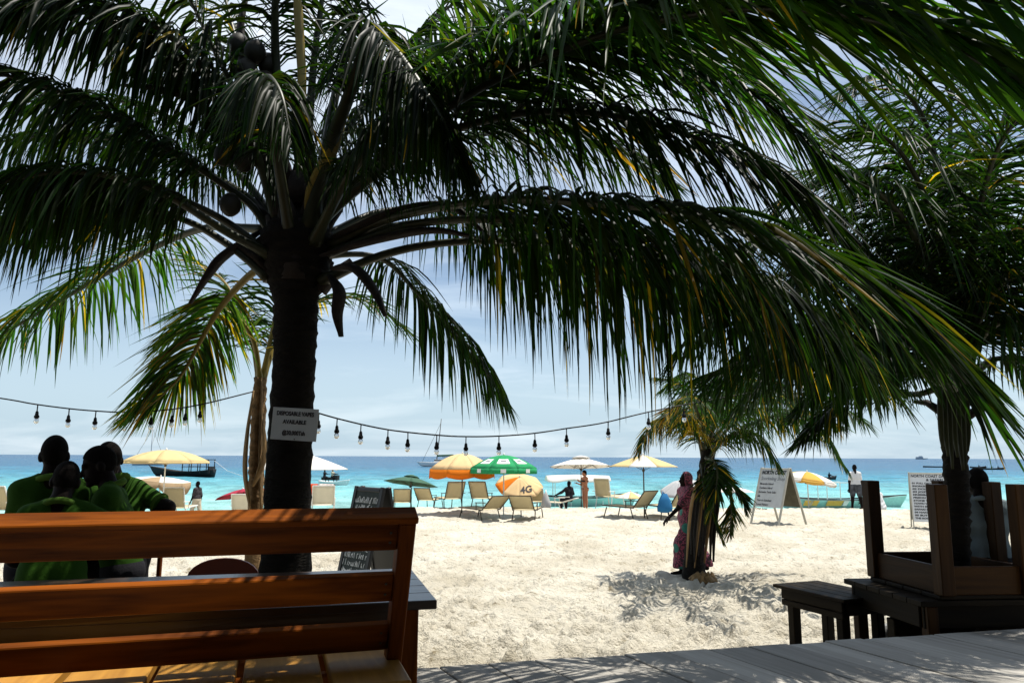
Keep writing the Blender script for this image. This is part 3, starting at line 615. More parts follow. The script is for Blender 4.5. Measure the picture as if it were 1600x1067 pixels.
for k in range(7):      # long leaf strips hanging down the trunk
    x0 = 1468 + k * 7
    pod(rp_, PP((x0, 600, 5.82), (x0 + 1, 640, 5.8), (x0 + 3, 680, 5.8), (x0 + rg.uniform(2, 10), rg.uniform(700, 735), 5.8)), .02, M['rachis'], name='hanging_leaf', flat=.2)

# small palm out on the sand
sb = P(1084, 890, 11.8); sg = gz(sb.x, sb.y)
spm = thing('palm_tree', 'short bushy palm out on the sand with yellow drooping leaves', 'palm tree', (sb.x, sb.y, sg - .05))
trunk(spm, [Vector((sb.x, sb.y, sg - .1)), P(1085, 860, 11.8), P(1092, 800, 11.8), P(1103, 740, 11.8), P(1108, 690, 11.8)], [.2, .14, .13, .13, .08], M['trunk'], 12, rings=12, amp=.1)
SF = [([(1100,720,11.9),(1085,672,11.7),(1050,652,11.5),(1018,668,11.3),(998,705,11.2)], .62, 2.2, dict(yellow=.3, bright=2)),
      ([(1105,710,12),(1090,640,12),(1060,600,12),(1030,592,12)], .6, 1.6, dict(bright=2)),
      ([(1108,700,12),(1130,620,12),(1170,590,12),(1220,600,11.9),(1270,650,11.8)], .7, 1.8, {}),
      ([(1108,705,11.8),(1160,650,11.5),(1220,640,11.2),(1280,670,11),(1320,730,10.9)], .7, 2, {}),
      ([(1105,720,11.7),(1140,680,11.4),(1180,680,11.2),(1215,725,11.1)], .65, 2, {}),
      ([(1105,715,11.6),(1128,738,11.4),(1142,785,11.35),(1140,835,11.4)], .42, .8, dict(bright=2.2, yellow=.1)),
      ([(1098,725,11.6),(1100,760,11.45),(1112,800,11.4),(1128,845,11.4)], .38, .8, dict(bright=1.8, yellow=.1)),
      ([(1105,715,11.5),(1118,725,11.2),(1120,760,11.1),(1108,810,11.15)], .4, .8, dict(bright=1.6, yellow=.06)),
      ([(1108,735,11.6),(1135,750,11.3),(1158,775,11.3),(1165,800,11.3)], .36, 1, dict(bright=1.8)),
      ([(1108,690,11.8),(1125,640,10.8),(1155,605,9.7),(1190,600,8.8),(1225,625,8.1)], .75, 2.2, {}),
      ([(1108,690,11.8),(1092,650,10.7),(1080,622,9.6),(1065,625,8.7)], .65, 2, dict(yellow=.12)),
      ([(1110,690,11.8),(1150,650,11.0),(1210,620,10.2),(1280,620,9.4),(1350,660,8.8)], .75, 2.2, {}),
      ([(1112,700,11.5),(1180,660,10.8),(1250,645,10.2),(1310,665,9.8)], .65, 2.2, {}),
      ([(1100,700,11.6),(1075,660,11.2),(1055,640,10.8),(1040,650,10.5)], .6, 2.2, dict(yellow=.35, bright=2)),
      ([(1108,690,12),(1120,620,12.1),(1150,590,12.2),(1190,610,12.3)], .65, 1.6, {}),
      ([(1108,690,12),(1100,610,12.2),(1075,585,12.4),(1035,610,12.6)], .6, 1.8, {}),
      ([(1110,700,12.1),(1170,610,12.4),(1240,570,12.6),(1310,590,12.8)], .7, 2, {})]
for k, (pts, L, dr, kw) in enumerate(SF): frond(spm, PP(*pts), L=L, n=100, droop=dr * 1.7, wd=.026, seed=80 + k, start=.15, r0=.03, **{**dict(bright=2.2, yellow=.04), **kw})
rg = random.Random(25)
for k in range(9):
    x0 = 1072 + k * 5
    pod(spm, PP((x0 + 22 - k, 740, 11.52), (x0 + 10, 780, 11.48), (x0 + 4, 830, 11.5), (x0 + rg.uniform(-2, 4), rg.uniform(860, 888), 11.55)), .045, M['boot'] if k % 3 == 0 else M['husk'], name='dead_leaf', flat=.3)
for k in range(5):
    V, F = lathe_vf([(.02, 0), (.11, .02), (.13, .07), (.09, .13), (.02, .16)], 9)
    q = P(1088 + k * 5, 884 + (k % 2) * 5, 11.5 - (k % 2) * .15)
    rk = obj('coconut_husk', [v * rg.uniform(.8, 1.15) for v in V], F, M['boot'], spm, True); rk.location = Vector((q.x, q.y, gz(q.x, q.y) - .02)) - Vector(spm.location)

# ------------------------------------------------------------------ text
def text_mesh(body, size, align='LEFT', bold=0.0, font_shear=0.0):
    cu = bpy.data.curves.new('lettering', 'FONT'); cu.body = body; cu.size = size; cu.align_x = align; cu.align_y = 'CENTER'
    cu.extrude = 0.0006; cu.offset = bold; cu.shear = font_shear; cu.resolution_u = 3
    o = bpy.data.objects.new('lettering', cu); col.objects.link(o); dg = bpy.context.evaluated_depsgraph_get()
    me = bpy.data.meshes.new_from_object(o.evaluated_get(dg)); bpy.data.objects.remove(o); bpy.data.curves.remove(cu)
    return me
def lettering(parent, body, size, Mx, mat, align='LEFT', bold=0.0, shear=0.0, width=None):
    me = text_mesh(body, size, align, bold, shear)
    if width:
        xs = [v.co.x for v in me.vertices]; k = width / max(1e-6, max(xs) - min(xs))
        for v in me.vertices: v.co.x *= k
    me.materials.clear(); o = mobj('lettering', me, mat, parent); o.matrix_basis = Mx; return o
def plane_matrix(origin, xdir, ydir):
    x = Vector(xdir).normalized(); z = x.cross(Vector(ydir)).normalized(); y = z.cross(x)
    m_ = Matrix((x, y, z)).transposed().to_4x4(); m_.translation = Vector(origin); return m_

# notice pinned to the trunk
c0, c1, c2, c3 = P(425, 636, 4.60), P(496, 640, 4.55), P(495, 689, 4.55), P(426, 686, 4.60)
cen = (c0 + c1 + c2 + c3) / 4; xd = (c1 - c0).normalized(); yd = (c0 - c3); yd = (yd - xd * yd.dot(xd)).normalized(); zd = xd.cross(yd)
sg_ = thing('notice', 'grey notice reading disposable vapes available, fixed to the palm trunk', 'sign', cen)
sw, sh = (c1 - c0).length, (c0 - c3).length
mt = plane_matrix((0, 0, 0), xd, yd)
o = beam('board', -xd * sw / 2, xd * sw / 2, sh, .006, M['paper'], sg_, up=zd, bev=.001)
for body, s_, y_, wdt in (('DISPOSABLE VAPES', .036, .062, .245), ('AVAILABLE', .034, .012, .155), ('@30,000Tsh', .036, -.055, .15)):
    mm_ = mt.copy(); mm_.translation = yd * y_ + zd * .0045 + xd * .0
    lettering(sg_, body, s_, mm_, M['ink'], 'CENTER', bold=.0012, width=wdt)
for sx in (-.02,):
    V, F = lathe_vf([(.004, 0), (.004, .004), (.001, .006)], 8); nl = obj('nail', V, F, M['darkmetal'], sg_); nl.matrix_basis = plane_matrix(xd * .01 + yd * (-sh / 2 + .008) + zd * .003, xd, yd)

# ------------------------------------------------------------------ near bench and table
BU = Vector((0.9537, 0.3007, 0)); BV = Vector((-0.3007, 0.9537, 0))     # along the bench, away from the camera
top_r = P(651, 815, 2.83)
bench = thing('bench', 'orange-brown slatted wooden bench seen from behind in the foreground', 'bench', (top_r.x, top_r.y, 0), math.atan2(BU.y, BU.x))
# local frame: x along the bench (0 at its right end, negative to the left), y away from the camera, z up
TZ = top_r.z; TL = R(24)
def back(s, off=0.0): return Vector((0, math.sin(TL) * s + math.cos(TL) * off, TZ - math.cos(TL) * s + math.sin(TL) * off))
bn = Vector((0, -math.cos(TL), -math.sin(TL)))     # outward normal of the back, towards the camera
LB = 3.0
for s0, s1 in ((.012, .125), (.230, .345), (.446, .560)):
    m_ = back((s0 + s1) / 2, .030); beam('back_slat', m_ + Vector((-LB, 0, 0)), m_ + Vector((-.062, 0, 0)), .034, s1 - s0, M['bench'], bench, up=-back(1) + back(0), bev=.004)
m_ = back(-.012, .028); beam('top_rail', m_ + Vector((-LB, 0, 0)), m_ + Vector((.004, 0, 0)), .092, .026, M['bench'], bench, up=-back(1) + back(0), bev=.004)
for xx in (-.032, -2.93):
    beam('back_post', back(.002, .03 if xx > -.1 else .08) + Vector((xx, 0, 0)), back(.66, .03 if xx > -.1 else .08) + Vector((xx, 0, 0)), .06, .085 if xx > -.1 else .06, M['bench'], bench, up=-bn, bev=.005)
SZ = .395
rr = random.Random(8)
for k in range(10):    # seat boards run front to back
    xc = -.17 - .30 * k; w_ = .272
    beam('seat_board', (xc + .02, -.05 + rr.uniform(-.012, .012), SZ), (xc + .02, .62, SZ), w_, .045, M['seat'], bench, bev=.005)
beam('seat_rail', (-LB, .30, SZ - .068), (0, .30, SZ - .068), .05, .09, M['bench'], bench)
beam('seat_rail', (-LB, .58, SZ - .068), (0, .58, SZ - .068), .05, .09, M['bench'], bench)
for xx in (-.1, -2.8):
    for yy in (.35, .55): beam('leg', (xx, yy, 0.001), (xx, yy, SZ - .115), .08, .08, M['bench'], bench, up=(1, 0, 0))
for s_ in (.05, .09, .265, .31, .48, .525):      # screw heads where the slats meet the end post
    V, F = lathe_vf([(.0055, 0), (.005, .002), (.001, .0025)], 8); so_ = obj('screw', V, F, M['darkmetal'], bench); q_ = back(s_, .0115) + Vector((-.09, 0, 0)); so_.matrix_basis = plane_matrix(q_, (1, 0, 0), -(back(1) - back(0)))
# bearers that carry the overhanging seat ends
for xx in (-.06, -1.5, -2.9): beam('bearer', (xx, .0, SZ - .05), (xx, .28, SZ - .05), .06, .05, M['bench'], bench)

tn = P(683, 937, 3.5)
table = thing('low_table', 'dark glossy low wooden table beyond the slatted bench', 'table', (tn.x, tn.y, 0), R(14.5))
TT = tn.z
for k in range(5): beam('table_board', (-2.9, .10 + .20 * k, TT - .02), (0, .10 + .20 * k, TT - .02), .197, .04, M['table'], table, bev=.004)
for yy in (.10, .84): beam('apron', (-2.8, yy, TT - .095), (-.10, yy, TT - .095), .03, .105, M['table'], table)
for xx in (-.12, -2.78):
    beam('apron', (xx, .14, TT - .095), (xx, .80, TT - .095), .03, .10, M['table'], table)
    for yy in (.10, .84): beam('leg', (xx, yy, 0.001), (xx, yy, TT - .041), .09, .09, M['bench'], table, up=(1, 0, 0))

# red-brown chair with a rounded back beyond the table
cc = P(350, 885, 5.0); rc = thing('chair', 'red-brown chair with rounded back showing above the low table', 'chair', (cc.x, cc.y, gz(cc.x, cc.y)), R(10))
hz = cc.z - rc.location.z
V = []; F = []
for yy in (-.015, .015):
    for k in range(15):
        a = math.pi * k / 14; V.append(Vector((-.235 * math.cos(a) , yy, hz - .17 + .225 * math.sin(a) ** .55)))
for k in range(14): F.append((k, k + 1, 15 + k + 1, 15 + k))
F.append(tuple(range(14, -1, -1))); F.append(tuple(range(15, 30))); F.append((0, 15, 29, 14))
obj('backrest', V, F, M['chairred'], rc)
V, F = box_vf((0, .22, .44), (.45, .42, .04)); obj('seat', V, F, M['chairred'], rc)
for sx in (-.19, .19):
    beam('leg', (sx, .0, 0), (sx, .0, hz - .12), .04, .04, M['chairred'], rc, up=(1, 0, 0)); beam('leg', (sx, .40, 0), (sx, .40, .42), .04, .04, M['chairred'], rc, up=(1, 0, 0))
pp_ = P(249, 885, 5.4); pg = gz(pp_.x, pp_.y)
tg = thing('wooden_stake', 'thin reddish wooden stake standing in the sand beside the staff', 'stake', (pp_.x, pp_.y, pg))
beam('stake', (0, 0, -.1), (0, 0, P(249, 803, 5.4).z - pg - .02), .03, .03, M['bench'], tg, up=(1, 0, 0)); beam('foot', (-.12, 0, .02), (.12, 0, .02), .04, .04, M['bench'], tg)

# ------------------------------------------------------------------ right hand tables
t0 = P(1449, 939, 5.52); TH = t0.z
rt = thing('table', 'dark wooden table at the right with upturned tables stacked on it', 'table', (t0.x, t0.y, gz(t0.x, t0.y)), R(6))
zz = TH - rt.location.z
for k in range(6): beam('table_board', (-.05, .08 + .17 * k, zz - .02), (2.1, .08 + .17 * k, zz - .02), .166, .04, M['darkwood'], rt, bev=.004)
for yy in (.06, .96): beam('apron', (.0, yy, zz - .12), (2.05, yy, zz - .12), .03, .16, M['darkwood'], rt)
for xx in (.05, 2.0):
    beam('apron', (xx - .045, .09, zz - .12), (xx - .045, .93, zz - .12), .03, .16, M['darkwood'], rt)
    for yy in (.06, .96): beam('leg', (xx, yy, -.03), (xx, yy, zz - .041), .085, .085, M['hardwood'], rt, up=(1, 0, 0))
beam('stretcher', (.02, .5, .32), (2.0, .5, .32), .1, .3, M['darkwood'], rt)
def upturned(label, loc, rz, w_, d_, h_, leg, apr):
    u = thing('upturned_table', label, 'table', loc, rz, 'upturned tables stacked on the dark table')
    nb = 4
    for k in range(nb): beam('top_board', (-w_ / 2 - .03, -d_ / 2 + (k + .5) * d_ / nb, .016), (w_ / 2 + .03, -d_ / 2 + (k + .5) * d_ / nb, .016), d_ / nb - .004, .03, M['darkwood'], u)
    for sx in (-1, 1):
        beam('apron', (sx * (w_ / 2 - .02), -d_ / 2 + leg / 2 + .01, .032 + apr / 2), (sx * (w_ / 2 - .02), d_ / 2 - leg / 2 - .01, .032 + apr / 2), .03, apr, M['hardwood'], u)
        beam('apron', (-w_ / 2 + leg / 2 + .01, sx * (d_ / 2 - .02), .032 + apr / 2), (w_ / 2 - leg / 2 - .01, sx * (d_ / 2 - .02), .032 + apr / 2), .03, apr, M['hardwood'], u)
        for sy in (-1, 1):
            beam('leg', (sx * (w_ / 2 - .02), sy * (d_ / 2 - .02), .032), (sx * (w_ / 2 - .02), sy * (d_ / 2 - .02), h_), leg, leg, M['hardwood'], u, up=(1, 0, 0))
    return u
a1, a2, a3 = P(1461, 845, 5.51), P(1353, 830, 6.34), P(1588, 845, 5.65); LT = P(1461, 757, 5.51).z
upturned('upturned wooden table with square legs in the air, left one on the dark table', ((a2.x + a3.x) / 2 + .06, (a1.y + a2.y) / 2 + .09, TH + .002), R(6), .68, .88, LT - TH, .105, .2)
upturned('upturned wooden table with square legs in the air at the right picture edge', (a3.x + .56, 5.97, TH + .002), R(11), .66, .62, LT - TH, .10, .16)
s0 = P(1217, 930, 6.95); s1 = P(1312, 940, 6.3)
dv = Vector((s1.x - s0.x, s1.y - s0.y, 0)); rz_ = math.atan2(dv.y, dv.x)
sx0 = gz(s0.x, s0.y); stz = P(1217, 913, 6.95).z
sb_ = thing('side_bench', 'small dark wooden stool table standing on sand left of the stacked tables', 'stool', (s0.x, s0.y, sx0), rz_)
Ls = dv.length; zt = stz - sx0
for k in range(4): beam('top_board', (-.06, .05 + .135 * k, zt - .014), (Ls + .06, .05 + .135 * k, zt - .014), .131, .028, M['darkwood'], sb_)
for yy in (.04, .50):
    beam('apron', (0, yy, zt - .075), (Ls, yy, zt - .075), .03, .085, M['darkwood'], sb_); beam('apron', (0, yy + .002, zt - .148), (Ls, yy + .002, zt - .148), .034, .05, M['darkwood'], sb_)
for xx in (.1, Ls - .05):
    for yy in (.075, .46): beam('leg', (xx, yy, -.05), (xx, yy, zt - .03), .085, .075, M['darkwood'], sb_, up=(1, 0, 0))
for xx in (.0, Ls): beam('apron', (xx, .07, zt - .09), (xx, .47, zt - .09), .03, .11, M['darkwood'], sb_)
q = P(1403, 965, 6.6); V, F = box_vf((0, 0, .14), (.3, .25, .3))
bm = bmesh.new(); me = bpy.data.meshes.new('stone_block'); me.from_pydata([tuple(v) for v in V], [], F); bm.from_mesh(me); bmesh.ops.subdivide_edges(bm, edges=bm.edges[:], cuts=3, use_grid_fill=True)
for v in bm.verts: v.co += Vector((rr.uniform(-1, 1), rr.uniform(-1, 1), rr.uniform(-1, 1))) * .014
bm.to_mesh(me); bm.free(); o = mobj('stone_block', me, M['stone'], None, True); o.location = (q.x, q.y, gz(q.x, q.y)); tag(o, 'grey stone block on the sand under the right hand table', 'stone')

# ------------------------------------------------------------------ A-frame boards
def aframe(name, label, loc, rz, w_, h_, spread, leg, board0, fm, bm_, back_m, fronttext=None, header=None):
    """two boards hinged on top; local -y is the written face, w_ wide, h_ tall, board0 = height where the board starts"""
    t = thing(name, label, 'signboard', loc, rz)
    for sgn, nm in ((-1, 'front_board'), (1, 'rear_board')):
        bot = Vector((0, sgn * spread, 0)); top = Vector((0, sgn * .03, h_)); d_ = (top - bot)
        pz = lambda z, bot=bot, d_=d_: bot + d_ * (z / h_)
        nrm = Vector((0, sgn * h_, spread)).normalized()
        beam(nm, pz(board0) , pz(h_ - .01), w_ - .02, .014, bm_ if sgn < 0 else back_m, t, up=nrm, bev=.002)
        for sx in (-1, 1):
            off = Vector((sx * (w_ / 2 - leg / 2 + .004), 0, 0)); beam('leg', bot + off - nrm * .0, top + off, leg, .034, fm, t, up=nrm, bev=.004)
        if sgn < 0: F0 = (pz, nrm)
        beam('cross_bar', pz(h_ - .03) + Vector((-w_ / 2 + leg, 0, 0)), pz(h_ - .03) + Vector((w_ / 2 - leg, 0, 0)), .04, .03, fm, t, up=nrm)
    return t, F0
# white sign NORTH COAST
q0, q1 = P(1177, 811, 21.6), P(1210, 813, 20.6)
cx = P(1218, 812, 21.6); gzz = gz(cx.x, cx.y)
hN = P(1218, 731, 21.4).z - gzz
NS, (pz, nr_) = aframe('signboard', 'pale grey folding board headed north coast standing on the sand', (cx.x, cx.y + .1, gzz), R(-58), 1.0, hN, .60, .06, .48, M['signframe'], M['signgrey'], M['plywood'])
up_ = (pz(1) - pz(0)).normalized()
def on_board(z, x): return plane_matrix(pz(z) + Vector((x, 0, 0)) + nr_ * .0102, (1, 0, 0), up_)
lettering(NS, 'NORTH COAST', .15, on_board(hN - .14, 0), M['ink'], 'CENTER', bold=.008, shear=.1, width=.84)
lettering(NS, 'Snorkeling Shop', .14, on_board(hN - .31, 0), M['inkgrey'], 'CENTER', bold=.002, shear=.15, width=.82)
for k, tx in enumerate(['Mnemba Island', 'Tumbatu Island', 'Swimming Turtle Safari', 'Quad Bike', 'Tour to Kizimkazi', 'Local Fishing', 'Ocean Sunset']):
    lettering(NS, tx, .085, on_board(hN - .46 - .115 * k, -.42), M['ink'], 'LEFT', bold=.0015, shear=.2, width=(.48, .46, .62, .42, .5, .42, .42)[k])
# second white sign behind the palm
cx = P(1458, 816, 20.2); gzz = gz(cx.x, cx.y); h2 = P(1458, 738, 20.2).z - gzz
S2, (pz, nr_) = aframe('signboard', 'white folding board covered in lines of text behind the right palm', (cx.x, cx.y, gzz), R(-24), 1.0, h2, .45, .03, .22, M['signframe'], M['signwhite'], M['plywood'])
up_ = (pz(1) - pz(0)).normalized()
lettering(S2, 'NORTH COAST DAILY', .1, on_board(h2 - .1, 0), M['ink'], 'CENTER', bold=.003, shear=.12, width=.92)
lettering(S2, '& SAFARI', .1, on_board(h2 - .2, .1), M['ink'], 'CENTER', bold=.003, shear=.12, width=.4)
for k, tx in enumerate(['01 FULL DAY WITH FISH', 'SNORKELLING & LUNCH', '02 DOLPHIN TOUR', '03 JOZANI & SPICE', 'MNEMBA ISLAND TRIP', 'PRISON ISLAND BOAT', 'STONE TOWN & SPICE', 'TOWN WALKING TOUR', 'WITH SUNSET CRUISE', 'SAFARI BLUE DAY TRIP', '04 NAKUPENDA & FISH', '05 BUTTERFLY FARM', 'THE ROCK RESTAURANT', 'SUNSET CRUISE TRIP', 'AIRPORT TRANSFERS']):
    if h2 - .29 - .075 * k < .25: break
    lettering(S2, tx, .062, on_board(h2 - .29 - .075 * k, -.44), M['ink'], 'LEFT', bold=.003, shear=.1, width=.86)
# chalkboard near the bench
cx = P(570, 893, 7.6); gzz = gz(cx.x, cx.y); h3 = P(560, 760, 7.6).z - gzz
CB, (pz, nr_) = aframe('chalkboard', 'black framed chalkboard easel with chalk writing behind the bench end', (cx.x + .05, cx.y, gzz), R(-48), .54, h3, .31, .055, .04, M['blackpaint'], M['chalkboard'], M['blackpaint'])
up_ = (pz(1) - pz(0)).normalized()
rg = random.Random(31); V = []; F = []
def stroke(a, b, wq=.0035):
    i = len(V); d_ = (b - a); nq = Vector((-d_.y, d_.x)).normalized() * wq; V.extend([a - nq, a + nq, b + nq, b - nq]); F.append((i, i + 1, i + 2, i + 3))
for row in range(11):       # rows of illegible chalk hand
    y0 = h3 - .16 - row * .075
    x = -.21
    while x < .2:
        if rg.random() < .84:
            hgt = rg.uniform(.03, .06); stroke(Vector((x, y0)), Vector((x + rg.uniform(-.006, .012), y0 + hgt)))
            if rg.random() < .6: stroke(Vector((x, y0 + rg.choice([0, hgt, hgt / 2]))), Vector((x + .018, y0 + rg.choice([0, hgt, hgt / 2]))))
        x += rg.uniform(.016, .03)
V = [Vector((v.x, 0, 0)) + pz(v.y) + nr_ * .0095 for v in V]
obj('chalk_writing', V, F, M['chalk'], CB)
V = []; F = []
xs = [-.2, -.17, -.12, -.06, 0, .04, .08, .13, .2]; zs = [.62, .66, .64, .655, .64, .66, .61, .6, .585]
for a, b in zip(range(8), range(1, 9)): stroke(Vector((xs[a], zs[a] * h3 / 1.5)), Vector((xs[b], zs[b] * h3 / 1.5)), .008)
obj('chalk_underline', [Vector((v.x, 0, 0)) + pz(v.y) + nr_ * .011 for v in V], F, M['chalk'], CB)

# ------------------------------------------------------------------ string lights
def string_lights(label, pts, bulbs):
    base = Vector(pts[0]); t = thing('string_lights', label, 'string lights', base)
    sp = [p - base for p in spline(pts, 60)]
    tube('cable', sp, .0055, M['rope'], t, n=6)
    for (bx, d) in bulbs:
        # nearest cable point in x
        p = min(sp, key=lambda v: abs((v + base).x - PX(bx, d, 660)))
        a = (random.random() - .5) * .25
        V, F = merge(tube_vf([p, p + Vector((a * .01, 0, -.045))], .004, 6), lathe_vf([(.005, -.045), (.010, -.053), (.012, -.074), (.017, -.080), (.017, -.093), (.013, -.097)], 10, p))
        so = obj('socket', V, F, M['rope'], t, True)
        V, F = lathe_vf([(.010, -.095), (.015, -.104), (.0175, -.115), (.015, -.127), (.008, -.134), (.002, -.136)], 12, p); obj('bulb', V, F, M['bulb'], so, True)
string_lights('sagging string of clear bulbs at the left above the staff', PP((-180, 596, 5.2), (0, 622, 5.3), (52, 631, 5.3), (105, 638, 5.35), (150, 642, 5.4), (200, 644, 5.4), (262, 640, 5.5), (318, 631, 5.6), (395, 612, 5.8)),
   [(-50, 5.25), (53, 5.3), (105, 5.35), (151, 5.4), (195, 5.4), (238, 5.45), (264, 5.5), (291, 5.55), (316, 5.6)])
string_lights('sagging string of clear bulbs running right from the palm trunk', PP((480, 640, 4.9), (532, 655, 5.0), (605, 671, 5.1), (687, 680, 5.2), (735, 682, 5.3), (782, 681, 5.35), (833, 677, 5.4), (887, 669, 5.5), (945, 660, 5.6), (1040, 638, 5.8), (1250, 600, 5.9), (1470, 560, 5.95)),
   [(500, 4.95), (531, 5.0), (567, 5.05), (606, 5.1), (644, 5.15), (687, 5.2), (732, 5.3), (782, 5.35), (834, 5.4), (887, 5.5), (946, 5.6), (1010, 5.75), (1080, 5.8)])

# ------------------------------------------------------------------ people (smooth-blended volumes meshed as one surface)
def surfnet(f, org, h):
    s = f < 0; nx, ny, nz = f.shape
    acc = np.zeros((nx - 1, ny - 1, nz - 1, 3)); cnt = np.zeros((nx - 1, ny - 1, nz - 1))
    c = [(i, j, k) for i in (0, 1) for j in (0, 1) for k in (0, 1)]
    def sub(a, o): return a[o[0]:nx - 1 + o[0], o[1]:ny - 1 + o[1], o[2]:nz - 1 + o[2]]
    for a in c:
        for ax in range(3):
            if a[ax]: continue
            b = list(a); b[ax] = 1; fa, fb = sub(f, a), sub(f, b); m = (fa < 0) != (fb < 0)
            t = np.where(m, fa / np.where(m, fa - fb, 1), 0)
            for q in range(3): acc[..., q] += np.where(m, a[q] + (t if q == ax else 0), 0)
            cnt += m
    act = cnt > 0; ids = np.full(act.shape, -1, dtype=np.int64); ids[act] = np.arange(act.sum())
    ii = np.argwhere(act); V = (ii + acc[act] / cnt[act][:, None]) * h + np.array(org)
    Q = []
    for ax in range(3):
        a = [slice(0, n) for n in f.shape]; b = list(a); a[ax] = slice(0, -1); b[ax] = slice(1, None)
        sa, sb_ = s[tuple(a)], s[tuple(b)]; e = np.argwhere(sa != sb_); o1, o2 = [(1, 2), (2, 0), (0, 1)][ax]
        lim = np.array(ids.shape)
        ok = (e[:, o1] > 0) & (e[:, o2] > 0) & (e[:, o1] < lim[o1]) & (e[:, o2] < lim[o2]); e = e[ok]
        def cell(d1, d2):
            q = e.copy(); q[:, o1] -= d1; q[:, o2] -= d2; return ids[q[:, 0], q[:, 1], q[:, 2]]
        quad = np.stack([cell(1, 1), cell(0, 1), cell(0, 0), cell(1, 0)], -1)
        flip = ~sa[e[:, 0], e[:, 1], e[:, 2]]; quad[flip] = quad[flip][:, ::-1]; Q.append(quad)
    return V, np.concatenate(Q)
def cap(a, b, ra, rb=None): return ('c', np.array(a, float), np.array(b, float), ra, ra if rb is None else rb)
def ell(c, r, Rm=None): return ('e', np.array(c, float), np.array(r, float), np.eye(3) if Rm is None else np.array(Rm, float))
def mesh_sdf(prims, h, k=0.02, cut=None, noise=0.0):
    lo = np.min([(np.minimum(p[1], p[2]) - max(p[3], p[4])) if p[0] == 'c' else p[1] - max(p[2]) for p in prims], 0) - 4 * h
    hi = np.max([(np.maximum(p[1], p[2]) + max(p[3], p[4])) if p[0] == 'c' else p[1] + max(p[2]) for p in prims], 0) + 4 * h
    n = np.ceil((hi - lo) / h).astype(int) + 1
    f = np.full(n, 0.3); ax = [lo[i] + h * np.arange(n[i]) for i in range(3)]
    for p in prims:
        if p[0] == 'c': bl = np.minimum(p[1], p[2]) - max(p[3], p[4]); bh = np.maximum(p[1], p[2]) + max(p[3], p[4])
        else: bl = p[1] - max(p[2]); bh = p[1] + max(p[2])
        i0 = np.clip(((bl - lo - 2.2 * k - 3 * h) / h).astype(int), 0, n - 1); i1 = np.clip(((bh - lo + 2.2 * k + 3 * h) / h).astype(int) + 1, 1, n)
        X, Y, Z = np.meshgrid(ax[0][i0[0]:i1[0]], ax[1][i0[1]:i1[1]], ax[2][i0[2]:i1[2]], indexing='ij'); q = np.stack([X, Y, Z], -1)
        if p[0] == 'c':
            ab = p[2] - p[1]; t = np.clip(((q - p[1]) @ ab) / max(ab @ ab, 1e-9), 0, 1)
            d = np.linalg.norm(q - p[1] - t[..., None] * ab, axis=-1) - (p[3] + (p[4] - p[3]) * t)
        else:
            l = (q - p[1]) @ p[3]; kk = np.linalg.norm(l / p[2], axis=-1); k2 = np.linalg.norm(l / p[2] ** 2, axis=-1); d = kk * (kk - 1) / np.maximum(k2, 1e-6)
        s_ = f[i0[0]:i1[0], i0[1]:i1[1], i0[2]:i1[2]]; hh = np.clip(0.5 + 0.5 * (s_ - d) / k, 0, 1)
        s_[...] = s_ * (1 - hh) + d * hh - k * hh * (1 - hh)
    if cut is not None or noise:
        X, Y, Z = np.meshgrid(*ax, indexing='ij')
        if noise: f = f + noise * (np.sin(X * 31 + Z * 17 + 3 * np.sin(Y * 11)) + np.sin(Z * 43 - X * 19 + 2 * np.sin(Y * 23))) * .5
        if cut is not None: f = np.maximum(f, cut(X, Y, Z))
    return surfnet(f, lo, h)
def rotm(pitch=0, roll=0, yaw=0):
    """pitch>0 bows forward (towards +y), roll>0 leans to +x, yaw>0 turns left"""
    return np.array((Matrix.Rotation(yaw, 3, 'Z') @ Matrix.Rotation(roll, 3, 'Y') @ Matrix.Rotation(-pitch, 3, 'X')))
def V3(*a): return np.array(a, float)
def nrmz(v): v = np.array(v, float); return v / np.linalg.norm(v)
